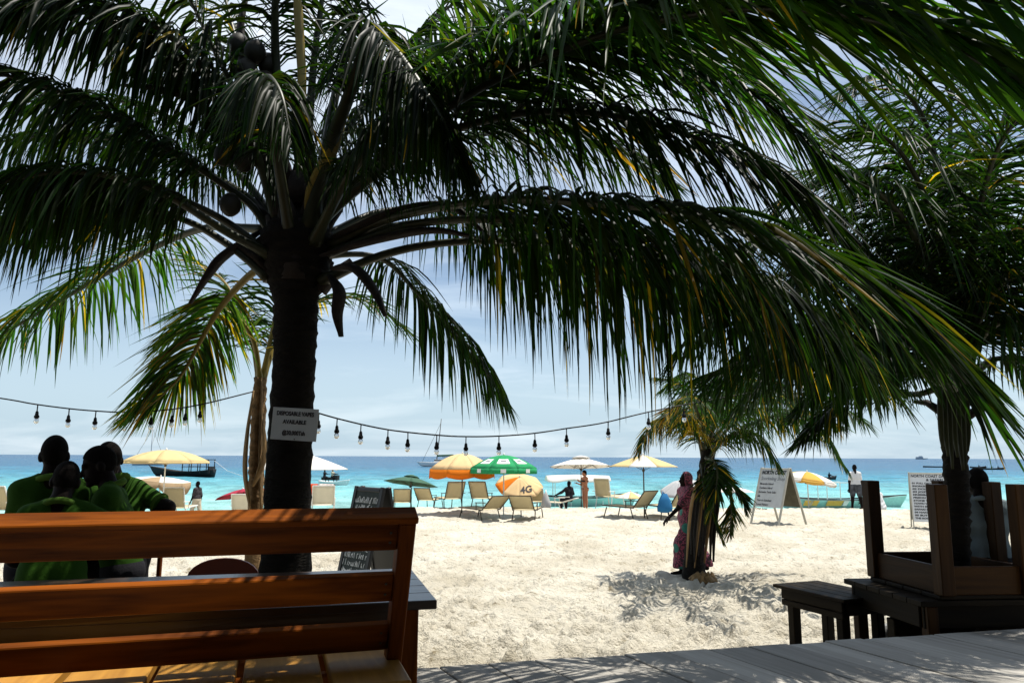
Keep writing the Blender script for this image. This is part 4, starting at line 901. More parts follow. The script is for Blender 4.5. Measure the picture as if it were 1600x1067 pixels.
def person(label, loc, rz, H=1.75, h=0.014, lean=(0, 0, 0), head=(0, 0, 0), armL=((-.18, 0, -1), (-.05, .15, -1)), armR=((.18, 0, -1), (.05, .15, -1)),
           legL=((-.03, .02, -1), (-.01, -.06, -1)), legR=((.03, .02, -1), (.01, -.06, -1)), pelvis=.53, skin='skin', hair='short', top='polo', bottom='darktrousers', sleeve=.62, leglen=1.0, female=False, group=None, fingers=True, hem=.0, extra=None, bun=False):
    t = thing('person', label, 'person', loc, rz, group)
    pel = V3(0, 0, pelvis * H); Rb = rotm(*lean); Rh = Rb @ rotm(*head)
    def up(x, y, z): return pel + Rb @ (V3(x, y, z - .53) * H)
    wsh = .080 if not female else .098; whp = .05 if not female else .056
    sh = {-1: up(-wsh - .004, 0, .778), 1: up(wsh + .004, 0, .778)}; neck = up(0, -.006, .822); hc = neck + Rh @ (V3(0, .014, .086) * H)
    arms = {}; 
    for s, a in ((-1, armL), (1, armR)):
        el = sh[s] + nrmz(a[0]) * .172 * H; wr = el + nrmz(a[1]) * .148 * H; hd = nrmz(a[2]) if len(a) > 2 else nrmz(a[1]); arms[s] = (el, wr, hd)
    legs = {}
    for s, a in ((-1, legL), (1, legR)):
        hp = pel + V3(s * whp * H, 0, -.02 * H); kn = hp + nrmz(a[0]) * .235 * H; an = kn + nrmz(a[1]) * .235 * H; legs[s] = (hp, kn, an)
    mus = .9 if female else 1.0
    def torso(e=0.0):
        pr = [cap(up(-.044, 0, .70), up(-.048, -.002, .765), (.056 + e) * H, (.047 + e) * H), cap(up(.044, 0, .70), up(.048, -.002, .765), (.056 + e) * H, (.047 + e) * H),
              cap(up(-.03, .006, .60), up(-.045, .004, .70), (.056 * mus + e) * H, (.06 + e) * H), cap(up(.03, .006, .60), up(.045, .004, .70), (.056 * mus + e) * H, (.06 + e) * H),
              cap(up(-.045, 0, .535), up(-.03, .006, .61), (.060 + e) * H, (.054 * mus + e) * H), cap(up(.045, 0, .535), up(.03, .006, .61), (.060 + e) * H, (.054 * mus + e) * H),
              cap(sh[-1], up(-.03, -.006, .81), (.034 + e) * H, (.030 + e) * H), cap(sh[1], up(.03, -.006, .81), (.034 + e) * H, (.030 + e) * H), cap(sh[-1], sh[1], (.03 + e) * H)]
        if female: pr += [ell(up(-.042, .052, .715), V3(.034, .03, .034) * H + e * H), ell(up(.042, .052, .715), V3(.034, .03, .034) * H + e * H), ell(up(-.04, -.035, .50), V3(.055, .05, .05) * H + e * H), ell(up(.04, -.035, .50), V3(.055, .05, .05) * H + e * H)]
        return pr
    def arm(s, e=0.0, part=1.0):
        el, wr, hd = arms[s]; r = [cap(sh[s], sh[s] + (el - sh[s]) * min(1, part), (.034 * mus + e) * H, (.027 * mus + e) * H)]
        if part > 1: r.append(cap(el, el + (wr - el) * (part - 1), (.026 * mus + e) * H, (.017 * mus + e) * H))
        return r
    def leg(s, e=0.0, part=2.0):
        hp, kn, an = legs[s]; r = [cap(hp, hp + (kn - hp) * min(1, part), (.055 + e) * H, (.036 + e + (.016 * (1 - part) if part < 1 else 0)) * H)]
        if part > 1: r.append(cap(kn, kn + (an - kn) * (part - 1), (.035 + e) * H, (.023 + e) * H)); 
        if part > 1.5: r.append(ell(kn + (an - kn) * .28 + V3(0, -.012 * H, 0), V3(.028, .032, .06) * H))
        return r
    hd_pr = [ell(hc + Rh @ (V3(0, -.008, .012) * H), V3(.040, .053, .055) * H, Rh), ell(hc + Rh @ (V3(0, .012, -.025) * H), V3(.034, .040, .045) * H, Rh),
             cap(hc + Rh @ (V3(0, .046, .004) * H), hc + Rh @ (V3(0, .060, -.017) * H), .006 * H, .0085 * H), cap(hc + Rh @ (V3(-.012, .047, -.036) * H), hc + Rh @ (V3(.012, .047, -.036) * H), .008 * H),
             ell(hc + Rh @ (V3(0, .044, -.056) * H), V3(.013, .012, .011) * H, Rh), cap(hc + Rh @ (V3(-.022, .043, .013) * H), hc + Rh @ (V3(.022, .043, .013) * H), .008 * H),
             ell(hc + Rh @ (V3(-.0415, -.006, -.008) * H), V3(.009, .014, .020) * H, Rh), ell(hc + Rh @ (V3(.0415, -.006, -.008) * H), V3(.009, .014, .020) * H, Rh)]
    body = torso(-.003) + [cap(neck - Rb @ V3(0, 0, .02 * H), hc - Rh @ V3(0, .01 * H, .03 * H), .034 * H * mus, .031 * H * mus)]
    for s in (-1, 1): body += arm(s, 0, 2.0) + leg(s)
    V, Fq = mesh_sdf(body, h, k=.022 * H); allV = [V]; allF = [Fq]; off = len(V)
    V, Fq = mesh_sdf(hd_pr + [cap(neck, hc - Rh @ V3(0, .01 * H, .03 * H), .031 * H * mus, .030 * H * mus)], max(h * .6, .007), k=.008 * H); allV.append(V); allF.append(Fq + off); off += len(V)
    for s in (-1, 1):      # hands and feet, finer
        el, wr, hd = arms[s]; fw = hd; sd = nrmz(np.cross(fw, V3(0, 1, .2))) if abs(fw[1]) < .9 else V3(1, 0, 0); nm = np.cross(fw, sd)
        palm_c = wr + fw * .03 * H; pr = [cap(wr, palm_c, .016 * H, .019 * H), cap(palm_c - sd * .012 * H, palm_c + sd * .012 * H, .014 * H), cap(palm_c + fw * .02 * H - sd * .014 * H, palm_c + fw * .02 * H + sd * .014 * H, .010 * H)]
        if fingers:
            for q, (o_, ln) in enumerate(((-.018, .036), (-.006, .043), (.006, .041), (.018, .032))):
                a = palm_c + fw * .026 * H + sd * o_ * H; b = a + (fw + nm * .25) * ln * .55 * H; c_ = b + nrmz(fw * .7 + nm * .8) * ln * .5 * H; pr += [cap(a, b, .0058 * H, .0052 * H), cap(b, c_, .0052 * H, .004 * H)]
            a = palm_c - sd * .018 * H; b = a + nrmz(fw * .7 - sd * .8 + nm * .3) * .028 * H; pr += [cap(a, b, .0072 * H, .006 * H), cap(b, b + nrmz(fw + nm * .3) * .02 * H, .006 * H, .0045 * H)]
        V, Fq = mesh_sdf(pr, max(h * .42, .0055), k=.006 * H); allV.append(V); allF.append(Fq + off); off += len(V)
        hp, kn, an = legs[s]; 
        fd = V3(0, 1, 0) if abs(nrmz(an - kn)[2]) > .35 else V3(0, .3, 1)
        pr = [cap(an, an + V3(0, -.01, -.025) * H, .022 * H, .020 * H), cap(an + V3(0, -.012, -.026) * H, an + (fd * .085 + V3(s * .012, 0, -.032)) * H, .021 * H, .014 * H), cap(an + (fd * .06 + V3(-.014, 0, -.034)) * H, an + (fd * .095 + V3(.014, 0, -.036)) * H, .011 * H)]
        V, Fq = mesh_sdf(pr, max(h * .7, .009), k=.012 * H); allV.append(V); allF.append(Fq + off); off += len(V)
    npobj('body', np.concatenate(allV), np.concatenate(allF), M[skin], t, True)
    # hair
    hz = lambda X, Y, Z: None
    if hair:
        fwd_ = Rh @ V3(0, 1, 0); upv = Rh @ V3(0, 0, 1)
        def hcut(X, Y, Z):
            q = (X - hc[0]) * fwd_[0] + (Y - hc[1]) * fwd_[1] + (Z - hc[2]) * fwd_[2]; zz = (X - hc[0]) * upv[0] + (Y - hc[1]) * upv[1] + (Z - hc[2]) * upv[2]
            return np.maximum(q * .75 - zz * .66 - .002 * H, -zz - (.048 if hair == 'short' else .07) * H)
        e_ = .004 if hair == 'short' else .012
        pr = [ell(hc + Rh @ (V3(0, -.010, .013) * H), (V3(.040, .053, .055) + e_) * H, Rh)]
        if bun: pr.append(ell(hc + Rh @ (V3(0, -.062, .045) * H), V3(.024, .024, .024) * H))
        if hair == 'long': pr.append(cap(hc + Rh @ (V3(0, -.04, .0) * H), hc + Rh @ (V3(0, -.045, -.08) * H), .03 * H, .02 * H))
        V, Fq = mesh_sdf(pr, max(h * .6, .007), k=.01, cut=hcut); npobj('hair', V, Fq, M['hair'], t, True)
    if top:
        n0 = neck - Rb @ V3(0, -.006 * H, .012 * H); n1 = neck + Rb @ V3(0, .02 * H, .2 * H); nab = n1 - n0; dn = Rb @ V3(0, 0, 1); hemp = up(0, 0, .50 + hem)
        def tcut(X, Y, Z): return np.maximum(.037 * H - np.linalg.norm(np.stack([X, Y, Z], -1) - n0 - np.clip(((np.stack([X, Y, Z], -1) - n0) @ nab) / (nab @ nab), 0, 1)[..., None] * nab, axis=-1), -((X - hemp[0]) * dn[0] + (Y - hemp[1]) * dn[1] + (Z - hemp[2]) * dn[2]))
        pr = torso(.004) + [cap(up(-.045, 0, .5), up(-.045, 0, .58), .064 * H, .062 * H), cap(up(.045, 0, .5), up(.045, 0, .58), .064 * H, .062 * H)]
        for s in (-1, 1): pr += arm(s, .009, sleeve)
        V, Fq = mesh_sdf(pr, h, k=.02 * H, cut=tcut, noise=.0035); sht = npobj('shirt', V, Fq, M[top], t, True)
        if top in ('polo', 'greypolo'):     # collar, placket band
            ring = []
            for a in range(17):
                an_ = 2 * math.pi * a / 16; q = neck + Rb @ (V3(math.sin(an_) * .043, math.cos(an_) * .046 - .002, -.006 - .014 * math.cos(an_)) * H); ring.append(Vector(q))
            V, Fq = tube_vf(ring, .013 * H, 6, cap=False); obj('collar', V, Fq, M['polo_trim'] if top == 'polo' else M[top], t, True)
            for s in (-1, 1):
                el = arms[s][0]; c_ = sh[s] + (el - sh[s]) * sleeve; dd = nrmz(el - sh[s]); V, Fq = tube_vf([Vector(c_ - dd * .002), Vector(c_ + dd * .022)], [.0415 * H, .043 * H], 14, cap=True); obj('cuff', V, Fq, M['polo_trim'] if top == 'polo' else M[top], sht, True)
    if bottom:
        hp_ = up(0, 0, .565)
        dn = Rb @ V3(0, 0, 1)
        def bcut(X, Y, Z): return (X - hp_[0]) * dn[0] + (Y - hp_[1]) * dn[1] + (Z - hp_[2]) * dn[2]
        pr = [cap(up(-.045, 0, .52), up(-.04, 0, .57), .068 * H, .064 * H), cap(up(.045, 0, .52), up(.04, 0, .57), .068 * H, .064 * H)]
        for s in (-1, 1): pr += leg(s, .012, 1 + leglen if leglen < 1 else 2.0) if leglen > .3 else leg(s, .016, .75)
        V, Fq = mesh_sdf(pr, h, k=.02 * H, cut=bcut, noise=.004); npobj('trousers', V, Fq, M[bottom], t, True)
    if extra: extra(t, H, up, sh, arms, legs, hc, Rb, Rh, h)
    return t

def at(px, d): x = PX(px, d); return (x, d, gz(x, d))
DN_ = (0, 0, -1)
# staff in green polo shirts (heading: rz=0 looks out to sea)
x, y, z = at(80, 5.1); person('standing man in green polo with his back turned, leftmost of the staff', (x, y, z), R(28), 1.87, h=.012, head=(0, 0, 0), armL=((-.14, .04, -1), (.1, .5, -1)), armR=((.16, .05, -1), (-.1, .5, -1)), group='staff in green polo shirts', sleeve=.66)
x, y, z = at(94, 4.62); person('man in green polo in front of the others, right arm stretched sideways', (x, y, z), R(24), 1.71, h=.012, lean=(.10, .0, 0), head=(.22, .10, 0), armL=((-.3, .45, -1), (.2, .8, -.4)), armR=((1, .15, -.42), (1, .35, -.25)), group='staff in green polo shirts', sleeve=.85)
x, y, z = at(176, 5.1); person('man in green polo seen in profile, bending forward and facing left', (x + .12, y, z), R(112), 1.83, h=.012, lean=(.26, .03, 0), head=(.10, 0, .15), armL=((-.1, .45, -1), (.0, .9, -.5)), armR=((.1, .5, -1), (-.05, .9, -.5)), group='staff in green polo shirts', sleeve=.7)
x, y, z = at(196, 5.45); person('man in green polo with hand on hip, rightmost of the staff', (x, y, z), R(62), 1.86, h=.012, lean=(.2, -.04, 0), head=(.15, -.06, -.2), armL=((-.2, .5, -1), (.1, .9, -.4)), armR=((.25, -.95, -.42), (-.35, .6, -.5)), group='staff in green polo shirts', sleeve=.72)
# man at the right palm
x, y, z = at(1532, 6.3); person('man in grey polo standing behind the right palm with arm held out', (x, y, z), R(-20), 1.66, h=.012, lean=(.02, 0, 0), head=(.05, -.05, .35), armR=((.85, .25, -.6), (.9, .5, -.25)), armL=((-.3, .3, -1), (.1, .5, -1)), top='greypolo', sleeve=.8, hem=-.06)
# woman in the printed dress walking left past the small palm
def dress(t, H, up, sh, arms, legs, hc, Rb, Rh, h):
    pr = []
    for s in (-1, 1):
        hp, kn, an = legs[s]; pr += [cap(hp, kn, .075 * H, .07 * H), cap(kn, an + (kn - an) * .12, .07 * H, .085 * H), cap(sh[s], sh[s] + (arms[s][0] - sh[s]) * .8, .048 * H, .046 * H)]
    pr += [cap(up(-.04, 0, .52), up(-.045, 0, .78), .085 * H, .068 * H), cap(up(.04, 0, .52), up(.045, 0, .78), .085 * H, .068 * H), cap(sh[-1], sh[1], .046 * H)]
    V, Fq = mesh_sdf(pr, h, k=.05 * H, noise=.010, cut=lambda X, Y, Z: .07 * H - Z); npobj('dress', V, Fq, M['dress'], t, True)
    pr = [ell(hc + V3(0, -.012, .012) * H, V3(.056, .064, .068) * H), cap(hc + V3(0, -.03, -.05) * H, up(0, -.02, .80), .045 * H, .05 * H)]
    fw = Rh @ V3(0, 1, 0)
    V, Fq = mesh_sdf(pr, h, k=.03, cut=lambda X, Y, Z: (X - hc[0]) * fw[0] + (Y - hc[1]) * fw[1] - .018 * H); npobj('headscarf', V, Fq, M['dress'], t, True)
x, y, z = at(1074, 12.35); person('woman in printed dress and headscarf walking left behind the short palm', (x, y, z), R(96), 1.66, h=.016, hair=None, top=None, bottom=None, female=True, lean=(.03, 0, 0), armL=((-.1, .75, -.8), (0, .8, -.75)), armR=((.12, -.3, -1), (0, .1, -1)), legL=((0, .42, -1), (0, .05, -1)), legR=((0, -.3, -1), (0, -.55, -1)), extra=dress)
# bathers
def bikini(c='blackshirt'):
    def f(t, H, up, sh, arms, legs, hc, Rb, Rh, h):
        V, Fq = mesh_sdf([cap(up(-.05, .052, .715), up(.05, .052, .715), .045 * H), cap(up(-.06, 0, .71), up(.06, 0, .71), .066 * H)], h, k=.02, cut=lambda X, Y, Z: np.abs(Z - up(0, 0, .715)[2]) - .02 * H); npobj('bikini_top', V, Fq, M[c], t, True)
        V, Fq = mesh_sdf([cap(up(-.045, -.01, .505), up(.045, -.01, .505), .072 * H), cap(up(-.04, -.035, .50), up(.04, -.035, .50), .058 * H)], h, k=.02, cut=lambda X, Y, Z: np.abs(Z - up(0, 0, .525)[2] - .3 * np.abs(X)) - .022 * H); npobj('bikini_bottom', V, Fq, M[c], t, True)
    return f
x, y, z = at(914, 31.0); person('tanned woman in dark bikini standing under the white umbrella', (x, y, z), R(112), 1.64, h=.016, skin='skintan', hair='long', female=True, top=None, bottom=None, extra=bikini(), head=(.15, 0, 0), armL=((-.05, .3, -1), (.2, .75, .5)), armR=((.05, .1, -1), (0, .9, .3)))
x, y = PX(584, 40), 40.0; person('woman in dark swimsuit with hair in a bun wading behind the chalkboard', (x, y, gz(x, y) - .15), R(80), 1.68, h=.018, skin='skintan', hair='short', bun=True, female=True, top=None, bottom=None, extra=bikini(), lean=(.12, 0, 0), head=(.35, 0, 0), armL=((-.1, .3, -1), (0, .7, -1)))
x, y, z = at(1337, 29.0); person('man in white t-shirt and dark shorts standing on the beach crest', (x, y, z), R(-8), 1.78, h=.016, top='whiteshirt', bottom='shorts', leglen=.2, armL=((-.22, 0, -1), (-.08, .05, -1)), armR=((.22, 0, -1), (.08, .05, -1)), legL=((-.12, 0, -1), (-.1, -.05, -1)), legR=((.12, 0, -1), (.1, -.05, -1)), sleeve=.7)
x, y = PX(309, 32.5), 32.5; person('man in dark print shirt and khaki trousers walking left along the shore', (x, y, gz(x, y)), R(70), 1.72, h=.018, top='blackshirt', bottom='khaki', legL=((0, .38, -1), (0, -.05, -1)), legR=((0, -.25, -1), (0, -.6, -1)), armL=((-.1, .2, -1), (0, .5, -1)), armR=((.1, -.25, -1), (0, .1, -1)), sleeve=.85)
def robe(t, H, up, sh, arms, legs, hc, Rb, Rh, h):
    pr = [cap(up(0, 0, .50), up(0, 0, .78), .16 * H, .075 * H), cap(up(-.02, .10, .50), up(-.02, .05, .7), .13 * H, .07 * H), cap(sh[-1], sh[1], .05 * H), ell(hc, V3(.056, .064, .066) * H)]
    V, Fq = mesh_sdf(pr, h, k=.05, noise=.012); npobj('robe', V, Fq, M['whiteshirt'], t, True)
x, y, z = at(1371, 28.2); person('person wrapped in white cloth sitting on the sand near the white-shirted man', (x, y, z), R(20), 1.6, h=.02, pelvis=.09, hair=None, top=None, bottom=None, legL=((-.4, 1, .35), (.3, .9, -.5)), legR=((.4, 1, .35), (-.3, .9, -.5)), extra=robe)
x, y, z = at(889, 33.5); person('person in dark clothes sitting upright below the white umbrella', (x, y, z), R(30), 1.7, h=.02, pelvis=.32, top='darktrousers', legL=((-.1, 1, -.1), (0, .1, -1)), legR=((.1, 1, -.1), (0, .1, -1)), armL=((-.8, .3, -.6), (-.2, .8, -.3)), armR=((.5, .3, -.8), (.0, .9, -.2)), sleeve=1.9, hair='short')

# ------------------------------------------------------------------ umbrellas
def umbrella(label, px, d, H, Rr, drop=.35, cols=('white',), val=0.0, vcol=None, tilt=(0, 0), pole='darkmetal', n=8, curve=1.6, vent=False, rot=0.0, sink=0.0, scal=0.0, logos=None, text=None, group='beach umbrellas', flat=False):
    x, y, z = at(px, d); t = thing('beach_umbrella', label, 'umbrella', (x, y, z), rot, group)
    Tm = Matrix.Rotation(tilt[0], 3, 'X') @ Matrix.Rotation(tilt[1], 3, 'Y'); tp = Vector((0, 0, H))
    tr = lambda v: Tm @ v + tp
    hinge = tr(Vector((0, 0, -drop * 1.05)))
    tube('pole', [Vector((0, 0, -.2)), Vector((0, 0, H - drop * 1.6)), hinge, tr(Vector((0, 0, .02)))], .021, M[pole], t, n=8)
    def surf(r, a, ha):          # a = angle from the panel's middle, ha = half panel angle; cloth sags between ribs
        sag = 1 - .06 * math.cos(math.pi * a / (2 * ha)) * r
        return r * Rr * sag, -drop * (r ** curve) - .03 * Rr * math.cos(math.pi * a / (2 * ha)) * r * (1 - r) * 2
    ha = math.pi / n
    for p in range(n):
        mid = 2 * math.pi * p / n + ha; V = []; F = []; nu, nv = 7, 5
        for i in range(nu):
            r = .03 + .97 * i / (nu - 1)
            for j in range(nv):
                a = -ha + 2 * ha * j / (nv - 1); rad, zz = surf(r, a, ha); V.append(tr(Vector((rad * math.cos(mid + a), rad * math.sin(mid + a), zz))))
        for i in range(nu - 1):
            for j in range(nv - 1): F.append((i * nv + j, i * nv + j + 1, (i + 1) * nv + j + 1, (i + 1) * nv + j))
        c_ = cols[p % len(cols)]; pan = obj('canopy_panel', V, F, M[c_], t, True)
        so = pan.modifiers.new('thick', 'SOLIDIFY'); so.thickness = .006
        if val:
            V = []; F = []
            for j in range(9):
                a = -ha + 2 * ha * j / 8; rad, zz = surf(1, a, ha); q = tr(Vector((rad * math.cos(mid + a), rad * math.sin(mid + a), zz)))
                ln = val * (1 - scal + scal * abs(math.sin(math.pi * j / 8 * 1))); q2 = tr(Vector((rad * 1.015 * math.cos(mid + a), rad * 1.015 * math.sin(mid + a), zz - ln))); V += [q, q2]
            for j in range(8): F.append((2 * j, 2 * j + 1, 2 * j + 3, 2 * j + 2))
            v_ = obj('valance', V, F, M[vcol or c_], pan, True); so = v_.modifiers.new('thick', 'SOLIDIFY'); so.thickness = .005
        def patch(r0, r1, aw, mat, lift):
            V = []; F = []
            for i in range(4):
                r = r0 + (r1 - r0) * i / 3
                for j in range(4):
                    a = (-1 + 2 * j / 3) * aw * ha; rad, zz = surf(r, a, ha); V.append(tr(Vector((rad * math.cos(mid + a), rad * math.sin(mid + a), zz + lift))))
            for i in range(3):
                for j in range(3): F.append((i * 4 + j, i * 4 + j + 1, i * 4 + j + 5, i * 4 + j + 4))
            return obj('logo', V, F, mat, pan, True)
        if logos: patch(.52, .8, .62, M['whitehull'], .012); patch(.61, .68, .32, M['inkgrey'], .018)
        if logos and val:
            V = []
            for j in (3.2, 4.8):
                a = -ha + 2 * ha * j / 8; rad, zz = surf(1, a, ha)
                for f_ in (.15, .85): V.append(tr(Vector(((rad * 1.015 + .012) * math.cos(mid + a), (rad * 1.015 + .012) * math.sin(mid + a), zz - val * f_ * .95))))
            obj('logo', V, [(0, 1, 3, 2)], M['whitehull'], pan)
        if text and p in text:
            c1_, s1_ = math.cos(mid), math.sin(mid); r_ = .66; rad, zz = surf(r_, 0, ha); rad2, zz2 = surf(r_ + .05, 0, ha)
            o_ = tr(Vector((rad * c1_, rad * s1_, zz + .02))); dwn = (tr(Vector((rad2 * c1_, rad2 * s1_, zz2 + .02))) - o_).normalized(); xr = Vector(Tm @ Vector((-s1_, c1_, 0)))
            lettering(pan, text[p], .42, plane_matrix(o_, xr, -dwn), M['ink'], 'CENTER', bold=.012, shear=.3)
        # rib under the seam
        a = 2 * math.pi * p / n; pts = []
        for i in range(6):
            r = .04 + .95 * i / 5; rad, zz = surf(r, ha, ha); pts.append(tr(Vector((rad * math.cos(a), rad * math.sin(a), zz - .018))))
        rb_ = tube('rib', pts, .009, M[pole], t, n=5)
        rad, zz = surf(.55, ha, ha); hb = tr(Vector((0, 0, -drop - .12))); tube('strut', [hb, tr(Vector((rad * math.cos(a), rad * math.sin(a), zz - .03)))], .008, M[pole], rb_, n=5)
    V, F = lathe_vf([(.035, -.01), (.03, .02), (.02, .05), (.005, .08)], 8); f_ = obj('finial', [tr(v) for v in V], F, M['whitemetal'], t, True)
    if vent:
        V, F = lathe_vf([(.30 * Rr, -.02), (.2 * Rr, .04), (.05 * Rr, .085), (.005, .09)], 16); obj('vent_cap', [tr(v) for v in V], F, M[cols[0]], t, True)
    V, F = lathe_vf([(.04, -drop - .16), (.045, -drop - .12), (.04, -drop - .08)], 8); obj('hub', [tr(v) for v in V], F, M['darkmetal'], t, True)
    return t
def hgt(px, py, d): x, y, z = at(px, d); return P(px, py, d).z - z
umbrella('wide cream umbrella on a white pole behind the staff', 256, 24, hgt(256, 703, 24), 1.32, .36, ('cream',), pole='whitemetal', curve=2.0, n=8, rot=.2, val=.06)
umbrella('low white umbrella with tan scalloped skirt under the cream one', 250, 27.5, hgt(252, 745, 27.5), 1.05, .12, ('white', 'white', 'tan'), val=.42, vcol='tan', scal=.6, pole='whitemetal', tilt=(.05, .08), rot=.4)
umbrella('crimson umbrella tilted to the right, half hidden by the palm trunks', 380, 30, hgt(388, 764, 30), 1.1, .22, ('red',), tilt=(-.1, -.2), rot=.1)
umbrella('white umbrella half hidden by the big trunk, only its right side showing', 462, 18.5, hgt(460, 706, 18.5), 1.25, .42, ('white',), curve=1.25, pole='whitemetal', rot=.35)
umbrella('dull dark green umbrella tilted over two loungers right of the chalkboard', 643, 32, hgt(640, 745, 32), 1.15, .30, ('darkgreen',), tilt=(-.12, .12), curve=1.4, rot=.1, vent=True)
umbrella('dome umbrella of cream cloth with orange lower band', 722, 25, hgt(722, 709, 25), 1.13, .50, ('peach',), val=.32, vcol='orange', curve=1.9, rot=.4, scal=.25)
umbrella('green advertising umbrella with white logo patches on every panel', 787, 24.2, hgt(787, 711, 24.2), 1.12, .40, ('green',), val=.18, curve=1.8, rot=.39, logos=True, pole='whitemetal')
umbrella('low peach umbrella printed 4G leaning toward the camera', 812, 31, hgt(806, 745, 31), 1.0, .42, ('peach', 'peach', 'peach', 'peach', 'orange', 'peach', 'peach', 'peach'), tilt=(.52, .05), curve=1.35, rot=0, text={6: '4G'})
umbrella('white umbrella with black pole and ribs over the woman in bikini', 908, 30, hgt(910, 715, 30), 1.28, .36, ('white',), curve=1.2, vent=True, rot=.15, tilt=(-.08, 0))
umbrella('cream umbrella partly behind the short palm, over a pair of loungers', 1006, 23.8, hgt(1004, 711, 23.8), 1.14, .36, ('cream', 'white'), curve=1.2, rot=.2)
umbrella('small low off-white umbrella between two pale loungers', 985, 37, hgt(983, 768, 37), .85, .3, ('white', 'cream'), curve=1.2, rot=.5)
umbrella('grey umbrella tipped over behind the woman in printed dress', 1062, 34, hgt(1060, 752, 34), 1.0, .35, ('grey',), tilt=(.2, -.35), rot=.3)
umbrella('small white umbrella close to the water right of the short palm', 1140, 36, hgt(1140, 760, 36), 1.15, .24, ('white',), curve=1.7, rot=.3)
umbrella('white and yellow umbrella with wavy edge beside the north coast board', 1262, 30, hgt(1261, 737, 30), 1.12, .32, ('white', 'yellow'), val=.16, scal=.6, curve=1.8, rot=.25, pole='whitemetal', tilt=(.06, .12))

# ------------------------------------------------------------------ loungers
def lounger(label, px, d, rz, fm='darkmetal', sl_='sling', back=R(55), high=.0, foot=1.25, towel=None):
    x, y, z = at(px, d); t = thing('sun_lounger', label, 'sun lounger', (x, y, z), rz, 'sun loungers on the beach')
    w_ = .33; sz = .34 + high
    for s in (-1, 1): beam('side_rail', (s * w_, 0, sz), (s * w_, foot, sz + .02), .035, .035, M[fm], t)
    beam('end_rail', (-w_ + .02, foot, sz + .02), (w_ - .02, foot, sz + .02), .03, .03, M[fm], t)
    for s in (-1, 1):
        beam('leg', (s * w_, .12, sz - .018), (s * (w_ + .02), -.02, -.06), .03, .03, M[fm], t, up=(1, 0, 0)); beam('leg', (s * w_, foot - .18, sz - .018), (s * (w_ + .02), foot - .05, -.06), .03, .03, M[fm], t, up=(1, 0, 0))
        bt = Vector((s * w_, -.62 * math.cos(back), sz + .72 * math.sin(back))); beam('back_rail', (s * w_, 0.02, sz), bt, .035, .03, M[fm], t, up=(1, 0, 0))
        ar = beam('armrest', (s * (w_ + .03), -.18, sz + .22), (s * (w_ + .03), .32, sz + .2), .05, .025, M[fm], t); beam('arm_post', (s * (w_ + .03), .28, sz - .02), (s * (w_ + .03), .28, sz + .19), .025, .025, M[fm], t, up=(1, 0, 0))
    tb = Vector((0, -.62 * math.cos(back), sz + .72 * math.sin(back))); beam('back_rail', tb + Vector((-w_, 0, 0)), tb + Vector((w_, 0, 0)), .03, .03, M[fm], t)
    def sheet(nm, a, b, sag, mat, wq=w_ - .012, th=.008):
        V = []; F = []; a = Vector(a); b = Vector(b); nn = Vector((1, 0, 0)).cross(b - a).normalized()
        for i in range(7):
            u = i / 6
            for j in range(5):
                v = -1 + j / 2; V.append(a.lerp(b, u) + Vector((v * wq, 0, 0)) - nn * (sag * (1 - v * v) * (.4 + math.sin(math.pi * u))) )
        for i in range(6):
            for j in range(4): F.append((i * 5 + j, i * 5 + j + 1, i * 5 + j + 6, i * 5 + j + 5))
        o = obj(nm, V, F, M[mat], t, True); so = o.modifiers.new('thick', 'SOLIDIFY'); so.thickness = th; return o
    sheet('back_sling', (0, 0.0, sz + .03), tb - Vector((0, 0, .02)), .012, sl_); sheet('seat_sling', (0, .03, sz + .01), (0, foot - .03, sz + .03), .02, sl_)
    if towel:
        tw = sheet('towel', tb + Vector((0, -.03, .02)), tb + Vector((0, -.12, -.50)), .01, towel, .25, .012)
    return t
lounger('dark framed lounger on the sand in shade of the orange umbrella, left one', 768, 22.6, R(38), back=R(36), high=-.04)
lounger('dark framed lounger next to it, right one under the green umbrella', 818, 22.4, R(-14), back=R(38), high=-.04)
lounger('lounger by the pole of the orange umbrella, leftmost of the near group', 709, 27.3, R(24), back=R(60))
lounger('lounger right of the orange umbrella pole, set behind the near pair', 750, 27.6, R(-20), back=R(60))
lounger('pale lounger right of the 4G umbrella, only its back above the crest', 838, 31.5, R(-10), 'whitemetal', 'sling', back=R(50))
lounger('white high-backed lounger just right of the woman in bikini', 942, 29.6, R(-35), 'whitemetal', 'sling', back=R(78), high=.15)
lounger('dark framed lounger in shade of the cream umbrella, left of the short palm', 1000, 23.2, R(42), back=R(46))
lounger('dark framed lounger half hidden by the woman in printed dress', 1058, 23.4, R(30), back=R(46))
lounger('low lounger under the dark green umbrella, left one', 629, 30.2, R(6), back=R(50))
lounger('low lounger under the dark green umbrella, right one', 665, 30.4, R(-14), back=R(44))
lounger('white framed lounger just right of the big palm trunk', 506, 23.6, R(14), 'whitemetal', 'slingwhite', back=R(58))
lounger('white framed lounger under the cream umbrella behind the staff', 275, 25.2, R(4), 'whitemetal', 'sling', back=R(72), high=.08)
lounger('white framed lounger cut by the left picture edge', 6, 21.0, R(-16), 'whitemetal', 'sling', back=R(66))
lounger('white framed lounger seen left of the slim young palm', 380, 27.0, R(10), 'whitemetal', 'slingwhite', back=R(60))
lounger('low pale lounger below the person in dark clothes', 880, 32.6, R(70), 'whitemetal', 'sling', back=R(16))
